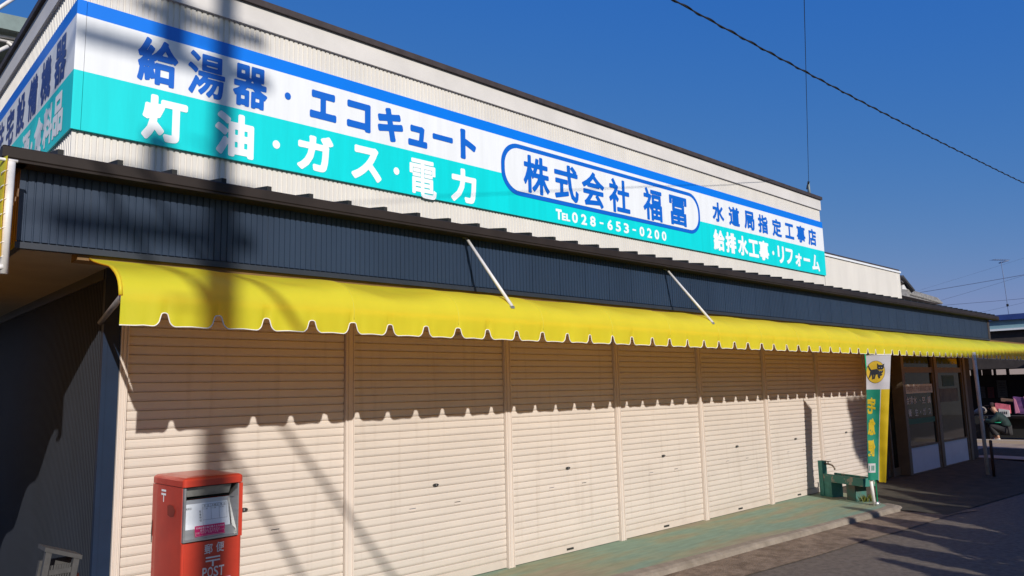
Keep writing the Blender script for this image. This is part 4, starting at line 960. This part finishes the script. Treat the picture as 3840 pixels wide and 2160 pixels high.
# bags of goods and boards stacked at the shed front
def sack(y0, y1, z0, z1, x, m, label, name='banner_board', extra=None):
    t = thing(name, (x, (y0 + y1) / 2, z0), label, extra or 'board')
    b = MB(); b.prism([(y0, z0), (y1, z0 + 0.04), (y1, z1), (y0, z1 - 0.05)], (x, x + 0.12), lambda a, bb, c: (c, a, bb)); b.build('panel', m, t); return t
t1 = sack(5.48, 5.80, 0.64, 0.90, 22.5, mat('pink board', (0.62, 0.14, 0.18), 0.6, var=0.25, vscale=8), 'pink and white board leaning at the shed front')
b = MB(); b.prism([(5.49, 0.56), (5.72, 0.52), (5.72, 0.76), (5.49, 0.72)], (22.46, 22.495), lambda a, bb, c: (c, a, bb)); b.build('white_panel', PLASTER, t1)
b = MB()
for q in range(4): bar(b, lambda u, v: (22.455, u, v), 5.54 + q*0.04, 5.56 + q*0.04, 0.62, 0.69)
b.build('lettering', INKK, t1)
t2 = sack(5.02, 5.40, 0.60, 1.06, 22.55, mat('purple cloth board', (0.13, 0.05, 0.16), 0.7, var=0.4, vscale=7), 'purple and pink patterned board beside the pink one')
b = MB(); b.prism([(5.28, 0.66), (5.37, 0.64), (5.38, 1.02), (5.34, 0.98)], (22.52, 22.545), lambda a, bb, c: (c, a, bb)); b.prism([(5.03, 0.85), (5.12, 0.80), (5.16, 1.06), (5.03, 1.10)], (22.52, 22.545), lambda a, bb, c: (c, a, bb)); b.build('pink_patch', mat('pink patch', (0.60, 0.22, 0.32), 0.6), t2)
t3 = sack(5.35, 5.72, 0.90, 1.02, 22.75, mat('brown cardboard', (0.20, 0.12, 0.08), 0.8, var=0.15), 'brown cardboard sheet behind the pink board')
st_ = thing('stall_counter', (23.0, 5.5, 0), 'dark stall counter under the coloured boards', 'counter')
m_ = MB(); m_.box(22.7, 23.3, 3.5, 6.4, 0.50, 0.56); m_.build('top', TIMBER, st_); m_ = MB(); m_.box(22.9, 23.2, 3.5, 6.3, 0, 0.5); m_.build('front', DARK, st_)

# crouching person
SKIN = mat('skin', (0.42, 0.22, 0.14), 0.55)
JACK = mat('dark green jacket', (0.006, 0.022, 0.02), 0.8, var=0.3, vscale=12)
PANT = mat('dark trousers', (0.028, 0.026, 0.027), 0.85, var=0.2, vscale=9)
def skin_obj(name, verts, edges_, radii, m, parent, sub=2, root=0):
    me = bpy.data.meshes.new(name); me.from_pydata(verts, edges_, []); me.materials.append(m)
    o = bpy.data.objects.new(name, me); COL.objects.link(o)
    sk = o.modifiers.new('skin', 'SKIN'); sk.use_smooth_shade = True
    for i, d_ in enumerate(me.skin_vertices[0].data): d_.radius = (radii[i], radii[i]); d_.use_root = (i == root)
    su = o.modifiers.new('sub', 'SUBSURF'); su.levels = sub; su.render_levels = sub
    dg = bpy.context.evaluated_depsgraph_get(); ev = bpy.data.meshes.new_from_object(o.evaluated_get(dg))
    bpy.data.objects.remove(o)
    o = bpy.data.objects.new(name, ev); ev.name = name; COL.objects.link(o); o.parent = parent
    off = Vector((0, 0, 0)); q = parent
    while q is not None: off += Vector(q.location); q = q.parent
    o.location = -off
    return o
pr = thing('person', (22.0, 5.62, 0), 'person crouching in a dark green jacket and cap at the shed front', 'person')
# pelvis, spine, chest, neck, head ; legs folded ; arms reaching forward (toward +y)
X0 = 22.0
bv = [(X0, 5.47, 0.27), (X0, 5.49, 0.36), (X0, 5.53, 0.48), (X0, 5.59, 0.58), (X0, 5.665, 0.665), (X0, 5.715, 0.745), (X0, 5.745, 0.82),
      (X0-.09, 5.50, 0.25), (X0-.12, 5.80, 0.36), (X0-.12, 5.63, 0.06), (X0-.12, 5.74, 0.015),
      (X0+.09, 5.50, 0.25), (X0+.12, 5.88, 0.38), (X0+.12, 5.76, 0.06), (X0+.12, 5.87, 0.015),
      (X0-.14, 5.62, 0.57), (X0-.18, 5.76, 0.46), (X0-.13, 5.92, 0.50), (X0+.14, 5.62, 0.57), (X0+.18, 5.78, 0.47), (X0+.12, 5.94, 0.52)]
be = [(0,1),(1,2),(2,3),(3,4),(4,5),(5,6),(0,7),(7,8),(8,9),(9,10),(0,11),(11,12),(12,13),(13,14),(3,15),(15,16),(16,17),(3,18),(18,19),(19,20)]
brd = [0.10,0.10,0.10,0.09,0.048,0.070,0.074, 0.075,0.06,0.038,0.034, 0.075,0.06,0.038,0.034, 0.042,0.030,0.024, 0.042,0.030,0.024]
body = skin_obj('body', bv, be, brd, SKIN, pr)
jv = [(X0,5.475,0.30),(X0,5.49,0.37),(X0,5.53,0.48),(X0,5.595,0.585),(X0-.14,5.62,0.57),(X0-.18,5.76,0.46),(X0-.137,5.90,0.495),(X0+.14,5.62,0.57),(X0+.18,5.78,0.47),(X0+.125,5.92,0.515),(X0,5.685,0.70)]
skin_obj('jacket', jv, [(0,1),(1,2),(2,3),(3,4),(4,5),(5,6),(3,7),(7,8),(8,9),(3,10)], [0.130,0.135,0.142,0.135,0.078,0.060,0.046,0.078,0.060,0.046,0.078], JACK, pr)
tv_ = [(X0,5.47,0.27),(X0-.09,5.50,0.25),(X0-.12,5.80,0.36),(X0-.12,5.645,0.09),(X0+.09,5.50,0.25),(X0+.12,5.88,0.38),(X0+.12,5.775,0.09)]
skin_obj('trousers', tv_, [(0,1),(1,2),(2,3),(0,4),(4,5),(5,6)], [0.122,0.088,0.072,0.05,0.088,0.072,0.05], PANT, pr)
for dx, yy in ((-.12, 5.60), (.12, 5.73)):
    skin_obj('shoe', [(X0+dx, yy, 0.03), (X0+dx, yy+.07, 0.032), (X0+dx, yy+.15, 0.02)], [(0,1),(1,2)], [0.036,0.038,0.028], mat('white shoe', (0.6, 0.58, 0.55), 0.6), pr)
cpm = skin_obj('cap', [(X0, 5.70, 0.850), (X0, 5.745, 0.872), (X0, 5.785, 0.860)], [(0,1),(1,2)], [0.075,0.080,0.072], mat('dark cap', (0.03, 0.012, 0.012), 0.8), pr)
m_ = MB(); m_.box(X0-.06, X0+.06, 5.79, 5.90, 0.845, 0.853); m_.build('cap_brim', MATS['dark cap'], pr)
for sx in (-1, 1): 
    m_ = MB(); m_.tube([(X0 + sx*.045, 5.66, 0.715), (X0 + sx*.09, 5.60, 0.66), (X0 + sx*.13, 5.50, 0.50)], 0.006, 5); m_.tube([(X0 - 0.137, 5.63, .60), (X0 - .139, 5.53, .46)], 0.006, 5); m_.build('green_strap', mat('bright green strap', (0.0, 0.30, 0.17), 0.6), pr)
m_ = MB(); m_.tube([(X0, 5.805, 0.80), (X0, 5.835, 0.785), (X0, 5.812, 0.77)], [0.008, 0.012, 0.008], 6); m_.build('nose', SKIN, pr)
for sx in (-1, 1):
    m_ = MB(); m_.tube([(X0 + sx*.072, 5.735, 0.785), (X0 + sx*.084, 5.725, 0.800), (X0 + sx*.080, 5.722, 0.825)], [0.008, 0.012, 0.007], 6); m_.build('ear', SKIN, pr)
    m_ = MB(); m_.tube([(X0 + sx*.026 - .008, 5.812, 0.805), (X0 + sx*.026 + .008, 5.812, 0.805)], 0.005, 6); m_.build('eye', INKK, pr)
m_ = MB(); m_.tube([(X0 - .02, 5.795, 0.745), (X0, 5.80, 0.744), (X0 + .02, 5.795, 0.745)], 0.004, 5); m_.build('mouth', mat('lips', (0.30, 0.10, 0.08), 0.6), pr)
m_ = MB(); m_.tube([(X0-.13, 5.74, 0.46), (X0-.14, 5.66, 0.435), (X0-.14, 5.55, 0.44)], 0.012, 6); m_.build('waist_cord', MATS['bright green strap'], pr)
# hands: palm with five fingers
for sx, yy, zz in ((-1, 5.93, 0.503), (1, 5.955, 0.523)):
    hx_ = X0 + sx * 0.128; hv = [(hx_, yy, zz), (hx_, yy + .03, zz)]; he = [(0, 1)]; hr = [0.018, 0.02]
    for q in range(4):
        a = len(hv); dx = (q - 1.5) * 0.013; ln = (0.036, 0.042, 0.040, 0.032)[q]
        hv += [(hx_ + dx, yy + .045, zz), (hx_ + dx, yy + .045 + ln * .6, zz - .004), (hx_ + dx, yy + .045 + ln, zz - .018)]; he += [(1, a), (a, a + 1), (a + 1, a + 2)]; hr += [0.0065, 0.006, 0.005]
    a = len(hv); hv += [(hx_ - sx * .022, yy + .02, zz - .006), (hx_ - sx * .03, yy + .042, zz - .014)]; he += [(0, a), (a, a + 1)]; hr += [0.007, 0.006]
    skin_obj('hand', hv, he, hr, SKIN, pr, sub=1)
# pale sack the person handles
sk_ = thing('grey_sack', (22.1, 6.05, 0.3), 'pale grey sack in front of the crouching person', 'sack')
skin_obj('bag', [(22.2, 5.93, 0.77), (22.2, 6.02, 0.72), (22.2, 6.14, 0.675), (22.2, 6.25, 0.655)], [(0,1),(1,2),(2,3)], [0.085, 0.115, 0.085, 0.035], mat('grey sackcloth', (0.22, 0.19, 0.17), 0.8, var=0.2, vscale=9), sk_)
m_ = MB(); m_.box(21.98, 22.28, 5.93, 6.28, 0, 0.58); m_.build('stand', DARK, sk_)

# antenna and far wires
an = thing('tv_antenna', (30, 7.03, 3.3), 'thin television antenna mast rising above the blue shed roof', 'antenna')
m_ = MB(); m_.tube([(30, 7.02, 3.3), (30, 7.03, 4.02), (30, 7.052, 4.954), (30, 7.075, 5.56)], 0.011, 6); m_.build('mast', WIREG, an)
m_ = MB(); m_.tube([(30.2, 6.95, 5.60), (29.7, 7.24, 5.60)], 0.012, 5)
for q in range(7): 
    c = Vector((30.2, 6.95, 5.60)).lerp(Vector((29.7, 7.24, 5.60)), q / 6); m_.tube([c - Vector((0.07, 0.12, 0)), c + Vector((0.07, 0.12, 0))], 0.004, 4)
m_.tube([(30.05, 6.85, 5.56), (30.0, 7.15, 5.50)], 0.02, 5); m_.build('elements', WIREG, an)
m_ = MB(); m_.box(29.97, 30.03, 7.0, 7.06, 3.98, 4.06); m_.build('guy_ring', BLACKW, an)
far = [((40, 12.83, 5.885), (40, 8.595, 6.228), 'double far wire crossing behind the antenna mast', 0.022), ((40, 11.95, 5.42), (40, 8.6, 6.20), 'faint far wire rising to meet the double one', 0.010),
       ((40, 12.18, 5.143), (40, 8.0, 5.16), 'dark far wire running level behind the antenna foot', 0.016), ((40, 10.57, 4.64), (40, 8.0, 5.10), 'faint lowest far wire just above the blue roof', 0.009), ((40, 13.2, 5.95), (40, 8.0, 7.10), 'faint highest far wire above the antenna', 0.006)]
for p0, p1, lab, rr in far:
    m_ = MB(); d_ = Vector(p1) - Vector(p0); m_.tube(cable(Vector(p0) - d_ * 0.2, Vector(p1) + d_ * 1.2, 0.06), rr * 0.6, 5)
    tag(m_.build('distant_wire', WIREG), lab, 'wire', 'wires in the far sky')

# ------------------------------------------------------------------ across the street (out of view): what shades the right end
ho = thing('street_house', (10.2, -8, -0.07), 'two storey tiled house across the street that shades the shop front', 'house')
m_ = MB(); m_.box(7.95, 12.75, -10.5, -6.0, -0.1, 6.6); m_.build('wall', mat('house render', (0.42, 0.38, 0.33), 0.85, var=0.08), ho)
m_ = MB(); e = -5.45; vs = []
for i, x in enumerate(np.linspace(7.52, 14.4, 257)):
    bump_ = 0.055 * abs(math.sin(math.pi * x / 0.22)); top = 6.78 + 0.034 * (x - 8.6); und = top - 0.13 - 0.42 * min(1, max(0, (x - 7.52) / 0.5)) ** 0.7
    for y, z in ((e, top + bump_), (-8.25, top + 1.05 + bump_), (-11.1, top + bump_), (-11.1, und), (-8.25, und + .85), (e, und)): vs.append((x, y, z))
m_.add(vs, [(i*6+j, (i+1)*6+j, (i+1)*6+(j+1)%6, i*6+(j+1)%6) for i in range(256) for j in range(6)]); m_.add(vs[:6] + vs[-6:], [tuple(range(6)), tuple(range(11, 5, -1))])
m_.build('roof', KAWARA, ho)
for xw, zw in ((8.4, 1.2), (10.8, 1.2), (8.4, 4.2), (10.8, 4.2)):
    m_ = MB(); m_.box(xw, xw + 1.3, -6.01, -5.96, zw, zw + 1.2); f_ = m_.build('window', ALU, ho); m_ = MB(); m_.box(xw + 0.06, xw + 1.24, -5.958, -5.95, zw + 0.06, zw + 1.14); m_.build('pane', GLASS, f_)
LEAF = mat('dark leaves', (0.035, 0.06, 0.02), 0.6, color2=(0.07, 0.11, 0.035), vscale=3, translucent=0.15)
BARK = mat('bark', (0.09, 0.065, 0.045), 0.9, var=0.3, vscale=8)
def tree(loc, blobs, label, nleaf, size):
    t = thing('street_tree', loc, label, 'tree'); r_ = np.random.default_rng(int(abs(loc[0]) * 10))
    m_ = MB(); m_.tube([loc, (loc[0] + .1, loc[1], loc[2] + 1.0), (loc[0] + .05, loc[1] + .05, blobs[0][2])], [0.13, 0.10, 0.05], 9)
    for bl in blobs: m_.tube([(loc[0] + .1, loc[1], loc[2] + 1.0), (bl[0], bl[1], bl[2])], [0.06, 0.015], 6)
    m_.build('trunk', BARK, t)
    m_ = MB(); tot = sum(b_[3] * b_[4] * b_[5] for b_ in blobs)
    for bx, by, bz, rx, ry, rz in blobs:
        for _ in range(int(nleaf * rx * ry * rz / tot)):
            d_ = r_.normal(0, 1, 3); d_ /= np.linalg.norm(d_); q = d_ * r_.random() ** 0.45; c = np.array([bx + q[0]*rx, by + q[1]*ry, bz + q[2]*rz])
            a = r_.normal(0, 1, 3); a /= np.linalg.norm(a); b_ = np.cross(a, r_.normal(0, 1, 3)); b_ /= np.linalg.norm(b_); L_ = size * (0.6 + 0.8 * r_.random())
            m_.add([c - a*L_, c + b_*L_*0.45, c + a*L_, c - b_*L_*0.45], [(0, 1, 2, 3)])
    m_.build('crown', LEAF, t); return t
vg = MB(); vg.poly([(4.6, -3.2, -0.058), (20, -3.2, -0.058), (20, -0.95, -0.058), (4.6, -0.95, -0.058)]); tag(vg.build('verge', DIRT), kind='structure')
def conifer(x, y, h, r, label, group, n=6500):
    t = thing('conifer', (x, y, -0.06), label, 'tree', group); r_ = np.random.default_rng(int(x * 100))
    m_ = MB(); m_.tube([(x, y, -0.06), (x, y, h * 0.9)], [0.05, 0.01], 7); m_.build('trunk', BARK, t)
    m_ = MB()
    for _ in range(n):
        q = r_.random() ** 1.35; z = 0.15 + (h - 0.15) * q; rad = r * min(1, (1 - q) * 2.4 + 0.04) * (0.8 + 0.35 * math.sin(z * 7 + x * 5)) * r_.random() ** 0.4
        a = r_.random() * 6.283; c = np.array([x + rad * math.cos(a), y + rad * math.sin(a), z])
        d_ = r_.normal(0, 1, 3) + np.array([0, 0, 1.0]); d_ /= np.linalg.norm(d_); b_ = np.cross(d_, r_.normal(0, 1, 3)); b_ /= np.linalg.norm(b_); L_ = 0.07 * (0.6 + 0.8 * r_.random())
        m_.add([c - d_*L_, c + b_*L_*0.5, c + d_*L_, c - b_*L_*0.5], [(0, 1, 2, 3)])
    m_.build('crown', LEAF, t)
for x, h, r in ((5.45, 2.2, .36), (5.95, 2.50, .46), (6.66, 2.75, .44), (7.22, 2.95, .42), (7.9, 2.6, .40), (8.5, 3.05, .60), (9.15, 3.1, .62), (9.8, 3.1, .62), (10.5, 3.1, .62), (11.2, 3.05, .62), (12.0, 3.1, .62), (12.9, 3.1, .62)):
    conifer(x, -1.5, h, r, 'columnar conifer standing in the verge opposite the shop', 'conifers in the verge')
tree((8.5, -5.0, -0.07), [(8.55, -5.0, 4.7, .42, .4, .9), (8.25, -5.0, 6.0, .46, .4, .55)], 'slim tree at the corner of the house across the street', 3400, 0.07)
hp = None
for k, x in enumerate((-24, -13, -3, 20, 31, 42)):  # houses added out of view to hold back low sky light
    if hp is None:
        hp = thing('sky_block_house', (x, -17, -0.07), 'plain tiled house added out of view to block low sky light and reflections', 'house', 'unseen houses added to block low sky light')
        m_ = MB(); m_.box(x - 4, x + 4, -20, -14, -0.07, 4.6); m_.build('wall', mat('grey render', (0.30, 0.28, 0.25), 0.9, var=0.1), hp)
        m_ = MB(); m_.prism([(-13.4, 4.55), (-17, 6.1), (-20.6, 4.55)], (x - 4.5, x + 4.5), PX); m_.build('roof', KAWARA, hp)
        for wx in (-2.8, -0.6, 1.6):
            m_ = MB(); m_.box(x + wx, x + wx + 1.2, -14.0, -13.95, 1.0, 2.2); f_ = m_.build('window', ALU, hp); m_ = MB(); m_.box(x + wx + .06, x + wx + 1.14, -13.948, -13.94, 1.06, 2.14); m_.build('pane', GLASS, f_)
    else:
        c = hp.copy(); COL.objects.link(c); c.location.x = x
        if x > 40: c.location.x, c.location.y = 43, -3.5  # this copy is added to keep sky reflections off the shop glass
        for ch in hp.children:
            d_ = ch.copy(); COL.objects.link(d_); d_.parent = c
            for g2 in ch.children: e2_ = g2.copy(); COL.objects.link(e2_); e2_.parent = d_

# weeds at the foot of the sink
wd = thing('weed', (10.03, 4.16, 0), 'small yellowish weed at the foot of the green sink', 'weed'); r_ = np.random.default_rng(5)
m_ = MB()
for q in range(46):
    a = r_.random() * 6.28; l_ = 0.03 + 0.07 * r_.random(); c = np.array([10.03 + 0.05 * r_.normal(), 4.15 + 0.05 * r_.normal(), 0.0]); t_ = c + np.array([math.cos(a) * l_ * .6, math.sin(a) * l_ * .6, l_]); b_ = np.array([-math.sin(a), math.cos(a), 0]) * 0.009
    m_.add([c - b_ * .4, c + b_ * .4, (c + t_) / 2 + b_ + [0, 0, .01], t_, (c + t_) / 2 - b_ + [0, 0, .01]], [(0, 1, 2, 3, 4)])
m_.build('leaves', mat('weed leaf', (0.14, 0.15, 0.02), 0.7, translucent=0.2), wd)

# ------------------------------------------------------------------ bring everything to real size
for o in sc.objects:
    if o.parent is None and o.type in {'MESH', 'EMPTY'}:
        o.location = Vector(o.location) * WORLD_SCALE
        o.scale = (WORLD_SCALE,) * 3
